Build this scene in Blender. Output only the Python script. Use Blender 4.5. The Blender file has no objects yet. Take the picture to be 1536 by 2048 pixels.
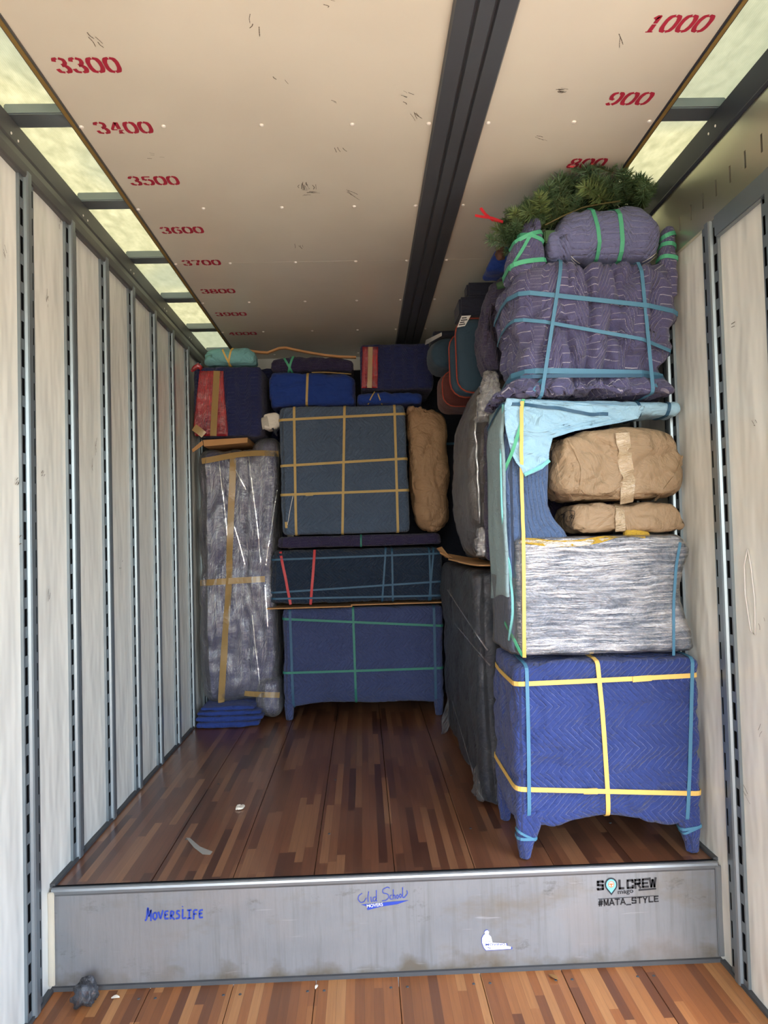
import bpy, bmesh, math, random
import numpy as np
from mathutils import Vector, Matrix, noise

# ------------------------------------------------------------------ camera
FPX, CX, CZ = 1466.95, -0.0646, 1.2744            # focal length in pixels of the 1536x2048 frame
YAW, PITCH, ROLL = 0.0297, 0.0320, -0.0267
_f = Vector((math.sin(YAW)*math.cos(PITCH), math.cos(YAW)*math.cos(PITCH), math.sin(PITCH)))
_r0 = Vector((math.cos(YAW), -math.sin(YAW), 0)); _u0 = _r0.cross(_f)
_r = math.cos(ROLL)*_r0 + math.sin(ROLL)*_u0
_u = -math.sin(ROLL)*_r0 + math.cos(ROLL)*_u0
CAMPOS = Vector((CX, 0, CZ))
scene = bpy.context.scene
COL = scene.collection
camd = bpy.data.cameras.new('camera'); cam = bpy.data.objects.new('camera', camd); COL.objects.link(cam)
camd.sensor_fit = 'VERTICAL'; camd.sensor_height = 24; camd.lens = FPX/2048*24; camd.clip_start = .02
cam.matrix_world = Matrix(((_r.x, _u.x, -_f.x, CX), (_r.y, _u.y, -_f.y, 0), (_r.z, _u.z, -_f.z, CZ), (0, 0, 0, 1)))
scene.camera = cam

# ------------------------------------------------------------------ sky, sun, exposure
SUN_EL, SUN_AZ = math.radians(56), math.radians(97)      # azimuth: from +X (the side door) towards -Y (the rear)
world = bpy.data.worlds.new('sky'); scene.world = world; world.use_nodes = True
nt = world.node_tree; nt.nodes.clear()
wo = nt.nodes.new('ShaderNodeOutputWorld'); bg = nt.nodes.new('ShaderNodeBackground')
sky = nt.nodes.new('ShaderNodeTexSky'); sky.sky_type = 'NISHITA'; sky.sun_disc = False
sky.sun_elevation = SUN_EL; sky.sun_rotation = math.radians(90) + SUN_AZ; sky.dust_density = 2.5; sky.air_density = 1.0
nt.links.new(sky.outputs[0], bg.inputs[0]); bg.inputs[1].default_value = 0.62
nt.links.new(bg.outputs[0], wo.inputs[0])
sund = bpy.data.lights.new('sun', 'SUN'); sund.energy = 5.5; sund.angle = math.radians(2.0); sund.color = (1, .93, .80)
sun = bpy.data.objects.new('sun', sund); COL.objects.link(sun)
sdir = Vector((math.cos(SUN_EL)*math.cos(SUN_AZ), -math.cos(SUN_EL)*math.sin(SUN_AZ), math.sin(SUN_EL)))
sun.rotation_euler = sdir.to_track_quat('Z', 'Y').to_euler(); sun.location = (6, -6, 9)

def portal(name, loc, rot, sx, sy):                    # light portals: guide sampling of the sky through the openings
    l = bpy.data.lights.new(name, 'AREA'); l.shape = 'RECTANGLE'; l.size = sx; l.size_y = sy
    l.cycles.is_portal = True
    o = bpy.data.objects.new(name, l); COL.objects.link(o); o.location = loc; o.rotation_euler = rot
    return o
REAR, FRONT, YS, STEP, HC, WX = -2.6, 6.05, 2.7946, 0.3686, 2.76, 1.262
DOOR0, DOOR1, DOORTOP = 0.75, 2.16, 2.30
portal('rear_opening_portal', (0, REAR-.02, 1.2), (math.radians(90), 0, 0), 2.5, 3.1)
portal('side_door_portal', (1.36, (DOOR0+DOOR1)/2, .97), (0, math.radians(90), 0), 2.67, DOOR1-DOOR0)

scene.view_settings.view_transform = 'Standard'; scene.view_settings.look = 'None'
scene.view_settings.gamma = 1.0; scene.view_settings.use_curve_mapping = False
scene.view_settings.exposure = 1.78
cy = scene.cycles
cy.use_denoising = True; cy.max_bounces = 10; cy.diffuse_bounces = 6; cy.glossy_bounces = 4
cy.transmission_bounces = 4; cy.transparent_max_bounces = 12; cy.sample_clamp_indirect = 6.0
cy.caustics_reflective = False; cy.caustics_refractive = False

# ------------------------------------------------------------------ pixel helpers (a pixel gives a direction, the plane gives the distance)
def ray(px, py): return _r*((px-768)/FPX) + _u*((1024-py)/FPX) + _f
def onX(px, py, X): d = ray(px, py); return CAMPOS + d*((X-CX)/d.x)
def onY(px, py, Y): d = ray(px, py); return CAMPOS + d*(Y/d.y)
def onZ(px, py, Z): d = ray(px, py); return CAMPOS + d*((Z-CZ)/d.z)

# ------------------------------------------------------------------ objects
def tag(o, label=None, cat=None, group=None, kind=None):
    if label: o['label'] = label
    if cat: o['category'] = cat
    if group: o['group'] = group
    if kind: o['kind'] = kind
    return o
def thing(name, label, cat, loc=(0, 0, 0), group=None):
    o = bpy.data.objects.new(name, None); COL.objects.link(o); o.location = loc; o.empty_display_size = .1
    return tag(o, label, cat, group)
def link(name, me, mat=None, parent=None, smooth=False):
    if mat is not None and not me.materials: me.materials.append(mat)
    if smooth: me.polygons.foreach_set('use_smooth', [True]*len(me.polygons))
    o = bpy.data.objects.new(name, me); COL.objects.link(o)
    if parent is not None:
        o.parent = parent
        o.matrix_parent_inverse = Matrix.Translation(parent.location).inverted() if parent.type == 'EMPTY' else parent.matrix_world.inverted()
    return o
def mesh(name, V, F, mat=None, parent=None, smooth=False, uv=None):
    me = bpy.data.meshes.new(name); me.from_pydata([tuple(v) for v in V], [], F); me.update()
    if uv is not None:
        l = me.uv_layers.new(name='UVMap')
        vi = np.empty(len(me.loops), dtype=np.int32); me.loops.foreach_get('vertex_index', vi)
        l.data.foreach_set('uv', np.asarray(uv, dtype=np.float32)[vi].ravel())
    return link(name, me, mat, parent, smooth)
class MB:
    def __init__(s): s.v = []; s.f = []
    def quad(s, a, b, c, d): n = len(s.v); s.v += [a, b, c, d]; s.f.append((n, n+1, n+2, n+3)); return s
    def box(s, x0, x1, y0, y1, z0, z1):
        n = len(s.v); s.v += [(x, y, z) for z in (z0, z1) for y in (y0, y1) for x in (x0, x1)]
        s.f += [tuple(n+i for i in q) for q in ((0, 2, 3, 1), (4, 5, 7, 6), (0, 1, 5, 4), (2, 6, 7, 3), (0, 4, 6, 2), (1, 3, 7, 5))]; return s
    def prism(s, poly, y0, y1):                     # poly in (x,z), extruded along y
        n = len(s.v); k = len(poly)
        s.v += [(x, y0, z) for x, z in poly] + [(x, y1, z) for x, z in poly]
        s.f += [(n+i, n+(i+1) % k, n+k+(i+1) % k, n+k+i) for i in range(k)] + [tuple(n+i for i in range(k))[::-1], tuple(n+k+i for i in range(k))]; return s
    def build(s, name, mat, parent=None, smooth=False): 
        o = mesh(name, s.v, s.f, mat, parent, smooth)
        bm = bmesh.new(); bm.from_mesh(o.data); bmesh.ops.recalc_face_normals(bm, faces=bm.faces); bm.to_mesh(o.data); bm.free()
        return o
def bevel(o, w=.004, seg=2):
    bm = bmesh.new(); bm.from_mesh(o.data)
    bmesh.ops.bevel(bm, geom=[e for e in bm.edges if len(e.link_faces) == 2 and e.calc_face_angle(0) > .6], offset=w, segments=seg, affect='EDGES')
    bm.to_mesh(o.data); bm.free(); return o

# ------------------------------------------------------------------ node materials
def S(r, g, b):                                      # sRGB 0-255 to linear
    f = lambda c: (c/255/12.92) if c/255 <= .04045 else ((c/255+.055)/1.055)**2.4
    return (f(r), f(g), f(b), 1)
class NM:
    def __init__(s, name):
        s.m = bpy.data.materials.new(name); s.m.use_nodes = True; s.t = s.m.node_tree; s.t.nodes.clear()
        s.out = s.n('ShaderNodeOutputMaterial')
    def n(s, typ, **kw):
        x = s.t.nodes.new(typ)
        for k, v in kw.items(): setattr(x, k, v)
        return x
    def set(s, node, i, v):
        if hasattr(v, 'is_output') or isinstance(v, bpy.types.NodeSocket): s.t.links.new(v, node.inputs[i])
        elif v is not None: node.inputs[i].default_value = v
    def math(s, op, a, b=None, c=None):
        x = s.n('ShaderNodeMath', operation=op); s.set(x, 0, a)
        if b is not None: s.set(x, 1, b)
        if c is not None: s.set(x, 2, c)
        return x.outputs[0]
    def mix(s, f, a, b, typ='MIX'):
        x = s.n('ShaderNodeMix', data_type='RGBA', blend_type=typ); s.set(x, 0, f); s.set(x, 6, a); s.set(x, 7, b); return x.outputs[2]
    def ramp(s, f, *st):
        x = s.n('ShaderNodeValToRGB'); s.set(x, 0, f); e = x.color_ramp.elements
        while len(e) < len(st): e.new(.5)
        for k, (p, c) in zip(e, st): k.position = p; k.color = c if len(c) == 4 else (*c, 1)
        return x.outputs[0]
    def noise(s, vec, scale, detail=3, rough=.5, dist=0):
        x = s.n('ShaderNodeTexNoise'); s.set(x, 0, vec); x.inputs['Scale'].default_value = scale
        x.inputs['Detail'].default_value = detail; x.inputs['Roughness'].default_value = rough; x.inputs['Distortion'].default_value = dist
        return x.outputs[0]
    def map(s, vec, scale=(1, 1, 1), rot=(0, 0, 0), loc=(0, 0, 0)):
        x = s.n('ShaderNodeMapping'); s.set(x, 0, vec); x.inputs[1].default_value = loc; x.inputs[2].default_value = rot; x.inputs[3].default_value = scale; return x.outputs[0]
    def pos(s): return s.n('ShaderNodeNewGeometry').outputs['Position']
    def uv(s): return s.n('ShaderNodeUVMap').outputs[0]
    def obj(s): return s.n('ShaderNodeTexCoord').outputs['Object']
    def sep(s, v): x = s.n('ShaderNodeSeparateXYZ'); s.set(x, 0, v); return x.outputs
    def comb(s, a, b, c=0.0): x = s.n('ShaderNodeCombineXYZ'); s.set(x, 0, a); s.set(x, 1, b); s.set(x, 2, c); return x.outputs[0]
    def bump(s, h, strength=.5, dist=.01, nrm=None):
        x = s.n('ShaderNodeBump'); x.inputs['Strength'].default_value = strength; x.inputs['Distance'].default_value = dist; s.set(x, 'Height', h)
        if nrm is not None: s.set(x, 'Normal', nrm)
        return x.outputs[0]
    def bsdf(s, color, rough=.6, metal=0., nrm=None, spec=.5, **kw):
        x = s.n('ShaderNodeBsdfPrincipled'); s.set(x, 'Base Color', color); s.set(x, 'Roughness', rough); s.set(x, 'Metallic', metal)
        s.set(x, 'Specular IOR Level', spec)
        if nrm is not None: s.set(x, 'Normal', nrm)
        for k, v in kw.items(): s.set(x, k.replace('_', ' '), v)
        return x.outputs[0]
    def done(s, sh): s.t.links.new(sh, s.out.inputs[0]); return s.m
def plain(name, col, rough=.6, metal=0., var=.25, scale=12, bumpd=.001, spec=.5):
    m = NM(name); p = m.obj(); nz = m.noise(p, scale, 4)
    c = m.mix(m.math('MULTIPLY', nz, var), col, tuple(x*.45 for x in col[:3])+(1,))
    return m.done(m.bsdf(c, rough, metal, m.bump(m.noise(p, scale*6, 2), .3, bumpd), spec))

def m_panel_white(name, base, spots=1.0, wave=.55):
    m = NM(name); p = m.pos(); n1 = m.noise(p, 1.6, 3); 
    c = m.mix(n1, base, tuple(x*.93 for x in base[:3])+(1,))
    st = m.noise(m.map(p, (2, 2, .8)), 1.1, 2, .4); c = m.mix(m.ramp(st, (.2, (0, 0, 0)), (.9, (.22*spots,)*3)), c, S(160, 150, 132))
    wav = m.noise(m.map(p, (3.5, 3.5, 1.1)), 2.2, 2)
    nr = m.bump(wav, wave, .02)
    return m.done(m.bsdf(c, .27, 0, nr, .5))
M = {}
M['wall'] = m_panel_white('white_fibreglass_panel', S(238, 241, 234), 1., .9)
M['ceil'] = m_panel_white('cream_ceiling_liner', S(222, 218, 202), 1.0, .08)
def m_metal(name, col, rough=.4, metal=.85, stain=.5):
    m = NM(name); p = m.pos(); a = m.noise(m.map(p, (2, 5, 2)), 3, 3); b = m.noise(p, 5, 5, .6)
    c = m.mix(m.math('MULTIPLY', b, stain), col, tuple(x*.4 for x in col[:3])+(1,))
    return m.done(m.bsdf(c, rough, metal, m.bump(a, .2, .002)))
M['post'] = m_metal('galvanised_post', S(138, 150, 156), .36, .6, .35)
M['rail'] = m_metal('grey_roof_rail', S(105, 105, 105), .5, .5)
M['rail_dark'] = m_metal('dark_roof_rail', S(62, 66, 78), .5, .4)
M['plate'] = m_metal('galvanised_header_plate', S(212, 210, 192), .30, .85, .08)
M['beam'] = m_metal('dark_ceiling_track', S(88, 92, 98), .42, .3, .5)
M['dark'] = plain('dark_gap', S(13, 14, 16), .9, spec=.1)  # near black for joints; also stands in for shade in the post slots
M['caulk'] = plain('grey_caulk', S(70, 72, 74), .7)
M['tan_edge'] = plain('tan_strip', S(146, 120, 62), .6, 0, .5, 40)
M['rivet'] = plain('rivet_metal', S(240, 236, 226), .3, .1)
def m_riser():
    m = NM('scuffed_aluminium'); p = m.pos(); x, y, z = m.sep(p)
    a = m.noise(m.map(p, (14, 1, 2)), 4, 4); b = m.noise(p, 3.2, 5, .62)
    c = m.mix(b, S(150, 152, 154), S(112, 116, 121))
    c = m.mix(m.ramp(m.noise(m.map(p, (1.2, 1, 2.6), loc=(3.1, 0, 0)), 2.0, 5, .65), (.56, (0, 0, 0)), (.76, (.6,)*3)), c, S(118, 106, 84))
    c = m.mix(m.ramp(m.noise(m.map(p, (1, 1, 2)), 5.5, 6, .7), (.60, (0, 0, 0)), (.74, (.8,)*3)), c, S(70, 66, 58))
    low = m.ramp(m.math('ADD', m.math('MULTIPLY', z, -2.0), m.math('MULTIPLY', m.noise(p, 9, 4), .5)), (.88, (0, 0, 0)), (1, (.75,)*3))
    c = m.mix(low, c, S(96, 84, 62))
    dr = m.noise(m.map(p, (30, 1, 1.3)), 2.0, 4, .6); c = m.mix(m.ramp(dr, (.5, (0, 0, 0)), (.8, (.5,)*3)), c, S(104, 104, 100))
    sc_ = m.noise(m.map(p, (3, 1, 40), (0, .35, 0)), 2.0, 3, .5); c = m.mix(m.ramp(sc_, (.70, (0, 0, 0)), (.80, (.35,)*3)), c, S(190, 191, 194))
    pt = m.noise(m.map(p, (1.1, 1, 1.6), loc=(.55, 0, 0)), 1.35, 3)   # worn, duller patches
    c = m.mix(m.ramp(pt, (.56, (0, 0, 0)), (.60, (.5,)*3)), c, S(140, 137, 136))
    return m.done(m.bsdf(c, .46, .4, m.bump(m.math('ADD', a, b), .25, .004)))
M['riser'] = m_riser()
M['alu'] = m_metal('aluminium_nosing', S(150, 156, 160), .4, .7)
def m_lerp(a, b, t): return tuple(x+(y-x)*t for x, y in zip(a, b))
def m_floor(name, c0, c1, c2, gloss=.3):
    m = NM(name); p = m.pos(); x, y, z = m.sep(p); wd, ln = .0335, .62
    row = m.math('FLOOR', m.math('DIVIDE', x, wd))
    wn = m.n('ShaderNodeTexWhiteNoise', noise_dimensions='1D'); m.set(wn, 'W', row)
    yy = m.math('ADD', y, m.math('MULTIPLY', wn.outputs[0], 5.0))
    cell = m.math('FLOOR', m.math('DIVIDE', yy, ln))
    wn2 = m.n('ShaderNodeTexWhiteNoise', noise_dimensions='2D'); m.set(wn2, 'Vector', m.comb(row, cell))
    k = wn2.outputs[0]
    c = m.ramp(k, (0, c0), (.22, m_lerp(c0, c1, .6)), (.6, c1), (1, c2))
    g = m.noise(m.comb(m.math('MULTIPLY', x, 60), m.math('MULTIPLY', y, 2.5), m.math('MULTIPLY', k, 40)), 1.6, 4, .6)
    c = m.mix(m.math('MULTIPLY', g, .55), c, tuple(q*.35 for q in c0[:3])+(1,))
    fr = m.math('FRACT', m.math('DIVIDE', x, wd)); e = m.math('LESS_THAN', m.math('ABSOLUTE', m.math('SUBTRACT', fr, .5)), .485)
    c = m.mix(e, m.mix(.5, c, (.02, .012, .008, 1)), c)
    d = m.noise(p, 1.4, 2, .5); c = m.mix(m.ramp(d, (.3, (0, 0, 0)), (.9, (.14,)*3)), c, S(160, 140, 118))
    sp = m.noise(m.map(p, (14, 5, 1)), 3.5, 3, .5, 1.); c = m.mix(m.ramp(sp, (.80, (0, 0, 0)), (.83, (.4,)*3)), c, S(190, 170, 150))
    r = gloss+.06
    return m.done(m.bsdf(c, r, 0, m.bump(g, .12, .002), .5))
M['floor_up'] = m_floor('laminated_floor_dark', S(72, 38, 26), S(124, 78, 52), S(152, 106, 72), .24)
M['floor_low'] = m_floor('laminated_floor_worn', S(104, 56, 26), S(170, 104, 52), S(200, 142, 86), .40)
def m_skylight():
    m = NM('fibreglass_skylight'); p = m.pos(); n1 = m.noise(m.map(p, (5, 2.2, 1)), 5, 5, .65); x, y, z = m.sep(p)
    c = m.ramp(n1, (.3, S(214, 212, 182)), (.7, S(246, 242, 212)))
    g = m.ramp(m.noise(m.map(p, (1, .9, 1), loc=(0, .35, 0)), 1.0, 1), (.46, (0, 0, 0)), (.54, (1, 1, 1)))
    c = m.mix(m.math('MULTIPLY', g, .40), c, S(190, 200, 190))
    wv = m.math('SINE', m.math('MULTIPLY', x, 900.0)); c = m.mix(m.math('MULTIPLY_ADD', wv, .05, .05), c, S(120, 120, 90))
    tr = m.n('ShaderNodeBsdfTranslucent'); m.set(tr, 0, m.mix(.53, c, (0, 0, 0, 1)))
    df = m.n('ShaderNodeBsdfDiffuse'); m.set(df, 0, m.mix(.4, c, S(200, 205, 190)))
    mx = m.n('ShaderNodeMixShader'); m.set(mx, 0, .68); m.set(mx, 1, df.outputs[0]); m.set(mx, 2, tr.outputs[0])
    return m.done(mx.outputs[0])
M['skylight'] = m_skylight()
M['ground'] = plain('sunlit_concrete', S(176, 166, 150), .9, 0, .3, 2)
M['skin'] = plain('white_trailer_skin', S(225, 225, 225), .4)

# ------------------------------------------------------------------ the trailer
ST = lambda o: tag(o, kind='structure')
ground = ST(mesh('ground', [(-60, -60, -1.35), (60, -60, -1.35), (60, 60, -1.35), (-60, 60, -1.35)], [(0, 1, 2, 3)], M['ground']))
# floors: a dark base with laminated boards laid on it
def boards(parent, y0, y1, ztop, mat, seams):
    xs = [-1.25] + seams + [1.25]
    for a, b in zip(xs, xs[1:]):
        o = MB().box(a+.0012, b-.0012, y0, y1, ztop-.03, ztop).build('plank', mat, parent); bevel(o, .0015, 1)
fl = ST(MB().box(-1.26, 1.26, YS+.02, FRONT, -.06, -.031).build('floor', M['dark']))
seams = [-.892+.305*i for i in range(7)]
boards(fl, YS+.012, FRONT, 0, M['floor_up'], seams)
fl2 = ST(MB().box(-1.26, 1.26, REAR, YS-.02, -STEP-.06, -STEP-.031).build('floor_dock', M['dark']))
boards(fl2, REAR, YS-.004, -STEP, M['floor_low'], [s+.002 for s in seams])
tag(fl2, kind='structure')
scr = bpy.data.meshes.new('screw'); bm = bmesh.new(); bmesh.ops.create_cone(bm, cap_ends=True, segments=10, radius1=.006, radius2=.005, depth=.002); bm.to_mesh(scr); bm.free(); scr.materials.append(M['caulk'])
for sx in seams:
    for dx in (-.03, .03):
        for yy in (2.40, 2.72): o = link('screw', scr, None, fl2); o.location = (sx+dx+.008*math.sin(sx*40+yy*9), yy, -STEP+.0008)
for sx in seams[::2]:
    for yy in (3.2, 3.9): o = link('screw', scr, None, fl); o.location = (sx+.04, yy, .0008)
# step riser with nosing and caulk
ri = ST(MB().box(-1.25, 1.25, YS, YS+.012, -STEP+.002, -.012).build('wall_step', M['riser']))
nos = mesh('nosing', *(lambda prof: ([(x, y, z) for x in (-1.25, 1.25) for y, z in prof],
      [tuple((i, (i+1) % len(prof), len(prof)+(i+1) % len(prof), len(prof)+i)) for i in range(len(prof))] + [tuple(range(len(prof)))[::-1], tuple(range(len(prof), 2*len(prof)))]))(
      [(YS-.001, -.028), (YS-.006, -.020), (YS-.007, -.010), (YS-.005, -.002), (YS+.0, .002), (YS+.011, .002), (YS+.011, -.028)]), M['alu'], ri)
MB().box(-1.25, 1.25, YS-.012, YS+.001, -STEP, -STEP+.014).build('sealant', M['caulk'], ri)
MB().box(-1.25, 1.25, YS+.010, YS+.018, 0.0, .004).build('sealant', M['dark'], ri)
for sx in (-1, 1):
    o = MB().box(min(sx*1.262, sx*1.238), max(sx*1.262, sx*1.238), YS-.012, YS-.001, -STEP+.02, -.01).build('corner_trim', plain('beige_trim', S(205, 198, 180)) if sx < 0 else M['alu'], ri); bevel(o, .003)

# logistics posts: a raised hat between two slotted flanges (slots are real holes; dark lips and backing carry the shade in their colour)
def post_mesh(z0, z1, ztop_slot):
    V, F, lip = [], [], []
    cs = [-.057, -.0495, -.030, -.023]
    zs = [z0]; hole = []
    k = int((ztop_slot-z0)/.1016)
    for i in range(k, -1, -1):
        t = ztop_slot-i*.1016
        if t-.062 > z0+.02 and t < z1-.004: zs += [t-.062, t]; hole += [False, True]
    zs.append(z1); hole.append(False)
    for sg in (-1, 1):
        for zi in range(len(zs)-1):
            for ci in range(3):
                if hole[zi] and ci == 1:
                    a, b = sorted((sg*cs[1], sg*cs[2])); c, d = zs[zi], zs[zi+1]; n = len(V)      # inner lips of the slot, coloured dark in place of shade
                    V += [(0, a, c), (0, b, c), (0, b, d), (0, a, d), (-.008, a, c), (-.008, b, c), (-.008, b, d), (-.008, a, d)]
                    lip += range(len(F), len(F)+4); F += [(n, n+1, n+5, n+4), (n+1, n+2, n+6, n+5), (n+2, n+3, n+7, n+6), (n+3, n, n+4, n+7)]; continue
                a, b = sorted((sg*cs[ci], sg*cs[ci+1])); n = len(V)
                V += [(0, a, zs[zi]), (0, b, zs[zi]), (0, b, zs[zi+1]), (0, a, zs[zi+1])]; F.append((n, n+1, n+2, n+3))
    prof = [(0, -.023), (.009, -.020), (.013, -.014), (.0135, 0), (.013, .014), (.009, .020), (0, .023)]
    n = len(V); V += [(d, s, z0) for d, s in prof] + [(d, s, z1) for d, s in prof]; q = len(prof)
    F += [(n+i, n+i+1, n+q+i+1, n+q+i) for i in range(q-1)] + [tuple(n+q+i for i in range(q))]
    for s0, s1 in ((-.0575, -.056), (.056, .0575)):           # outer edges turn back to the panel
        n = len(V); y = s0 if s0 < 0 else s1
        V += [(0, y, z0), (-.012, y, z0), (-.012, y, z1), (0, y, z1)]; F.append((n, n+1, n+2, n+3))
    me = bpy.data.meshes.new('post'); me.from_pydata(V, [], F); me.update(); me.materials.append(M['post']); me.materials.append(M['dark'])
    for i in lip: me.polygons[i].material_index = 1
    return me
def panel(parent, side, y0, y1, z0, z1, name='panel'):
    nx, nz = max(2, int((y1-y0)/.025)), max(2, int((z1-z0)/.05)); V, F = [], []
    for j in range(nz+1):
        for i in range(nx+1):
            y = y0+(y1-y0)*i/nx; z = z0+(z1-z0)*j/nz
            e = min(1, min(i, nx-i)/2.5)
            d = .0045*e*noise.noise(Vector((y*2.7+side*9, z*1.9, 3)))+.0022*e*noise.noise(Vector((y*7, z*4.0, side*5)))
            V.append((side*(WX-.001-d), y, z))
    for j in range(nz):
        for i in range(nx): a = j*(nx+1)+i; F.append((a, a+1, a+nx+2, a+nx+1) if side < 0 else (a, a+nx+1, a+nx+2, a+1))
    return mesh(name, V, F, M['wall'], parent, True)
PY = [2.652+.4064*k for k in range(-1, 9)]
wl = ST(MB().box(-1.33, -1.30, REAR, FRONT, -.6, 2.84).build('wall_left', M['skin']))
wr = ST(MB().box(1.30, 1.33, DOOR1, FRONT, -.6, 2.84).box(1.30, 1.33, REAR, DOOR0, -.6, 2.84).box(1.30, 1.33, DOOR0, DOOR1, DOORTOP, 2.84).box(1.30, 1.33, DOOR0, DOOR1, -.6, -STEP-.02).build('wall_right', M['skin']))
MB().box(-1.299, -1.29, REAR, FRONT, -.5, 2.8).build('slot_shade_backing', M['dark'], wl)  # dark sheet behind the slots, its colour standing in for cavity shade
MB().box(1.29, 1.299, DOOR1+.01, FRONT, -.5, 2.8).build('slot_shade_backing', M['dark'], wr)
pm = {}
for side, wobj in ((-1, wl), (1, wr)):
    for k, y in enumerate(PY):
        z0 = -STEP if y < YS else 0.0
        z1 = 2.62 if side < 0 else 2.40
        key = (z0, z1)
        if key not in pm: pm[key] = post_mesh(z0+.004, z1, 2.575 if side < 0 else 2.37)
        o = link('post', pm[key], None, wobj); o.location = (side*1.25, y, 0)
        if side > 0: o.rotation_euler = (0, 0, math.pi)
        y1 = y+.4064-.056
        if k+1 < len(PY):
            zz0 = -STEP
            zt = 2.60 if side < 0 else (2.335 if k == 0 else 2.40)
            panel(wobj, side, y+.056, min(y1, FRONT), (-STEP if y < YS else 0), zt)
panel(wl, -1, REAR, PY[0]-.056, -STEP, 2.60)
panel(wr, 1, REAR, DOOR0-.02, -STEP, 2.60)
# step end pieces of the bay that straddles the step are covered by the riser; base angles in dark sealant
MB().box(-1.262, -1.242, YS+.012, FRONT, 0, .012).build('base_angle', M['caulk'], wl)
MB().box(1.242, 1.262, YS+.012, FRONT, 0, .012).build('base_angle', M['caulk'], wr)
MB().box(-1.262, -1.242, REAR, YS-.012, -STEP, -STEP+.012).build('base_angle', M['caulk'], wl)
MB().box(1.242, 1.262, DOOR1, YS-.012, -STEP, -STEP+.012).build('base_angle', M['caulk'], wr)
# roof rails
MB().prism([(-1.29, 2.595), (-1.243, 2.595), (-1.240, 2.605), (-1.240, 2.640), (-1.252, 2.650), (-1.262, 2.690), (-1.258, 2.700), (-1.252, 2.765), (-1.29, 2.80)], REAR, FRONT).build('roof_rail', M['rail'], wl)
MB().prism([(1.29, 2.66), (1.242, 2.655), (1.238, 2.665), (1.244, 2.675), (1.236, 2.76), (1.262, 2.785), (1.29, 2.79)], REAR, FRONT).build('roof_rail', M['rail_dark'], wr)
# slotted header plate over the side door, real slots
def header(y0, y1, z0, z1, x):
    V, F = [], []; ys = [y0]; hole = []; c = 2.279
    while c-.1016 > y0: c -= .1016
    while c < y1-.01: ys += [c-.0055, c+.0055]; hole += [0, 1]; c += .1016
    ys.append(y1); hole.append(0); zs = [z0, 2.471, 2.531, z1]
    for i in range(len(ys)-1):
        for j in range(3):
            if hole[i] and j == 1:
                a, b, c2, d = ys[i], ys[i+1], zs[1], zs[2]; n = len(V)
                V += [(x, a, c2), (x, b, c2), (x, b, d), (x, a, d), (x+.008, a, c2), (x+.008, b, c2), (x+.008, b, d), (x+.008, a, d)]
                F += [(n, n+4, n+5, n+1), (n+1, n+5, n+6, n+2), (n+2, n+6, n+7, n+3), (n+3, n+7, n+4, n)]; continue
            n = len(V); V += [(x, ys[i], zs[j]), (x, ys[i], zs[j+1]), (x, ys[i+1], zs[j+1]), (x, ys[i+1], zs[j])]; F.append((n, n+1, n+2, n+3))
    n = len(V); V += [(x, y0, z0), (x, y1, z0), (x+.03, y1, z0), (x+.03, y0, z0)]; F.append((n, n+1, n+2, n+3))
    return mesh('header_plate', V, F, M['plate'], wr)
header(DOOR0-.1, FRONT, 2.398, 2.662, 1.247)
bevel(MB().box(1.238, 1.262, DOOR0-.05, 2.593, 2.325, 2.402).build('header_bar', M['post'], wr), .003)
bevel(MB().box(1.235, 1.30, DOOR1-.03, DOOR1+.03, -STEP, 2.325).build('door_jamb', M['alu'], wr), .003)
bevel(MB().box(1.235, 1.30, DOOR0-.03, DOOR0+.03, -STEP, 2.325).build('door_jamb', M['alu'], wr), .003)
# ceiling: cream liner sheets between the skylight strips, roof bows, rivets, roof skin
ce = ST(MB().box(-1.03, 1.03, REAR, FRONT, 2.83, 2.845).build('ceiling', M['skin']))
for a, b in ((REAR, 1.30), (1.30, 3.915), (3.915, FRONT)):
    for x0, x1 in ((-1.05, .232), (.405, 1.05)): MB().box(x0, x1, a+.0012, b-.0012, HC, HC+.006).build('liner_panel', M['ceil'], ce)
trk = MB()
for prof in ([(.226, HC-.004), (.232, HC-.016), (.283, HC-.018), (.287, HC-.008), (.293, HC-.008), (.297, HC-.020), (.339, HC-.020), (.343, HC-.008), (.349, HC-.008), (.353, HC-.018), (.406, HC-.016), (.413, HC-.004), (.413, HC+.006), (.226, HC+.006)],):
    trk.prism(prof, REAR, FRONT)
trk.build('ceiling_track', M['beam'], ce)
for sx in (-1, 1):
    a, b = sorted((sx*1.038, sx*1.062)); MB().box(a, b, REAR, FRONT, HC-.004, HC+.012).build('edge_channel', M['rail'] if sx < 0 else M['rail_dark'], ce)
    a, b = sorted((sx*1.045, sx*1.057)); MB().box(a, b, REAR, FRONT, HC-.0075, HC-.003).build('edge_strip', M['tan_edge'], ce)
riv = bpy.data.meshes.new('rivet'); bm = bmesh.new(); bmesh.ops.create_uvsphere(bm, u_segments=10, v_segments=6, radius=.009); bmesh.ops.scale(bm, vec=(1, 1, .6), verts=bm.verts); bm.to_mesh(riv); bm.free(); riv.materials.append(M['rivet'])
ym = 0
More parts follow.
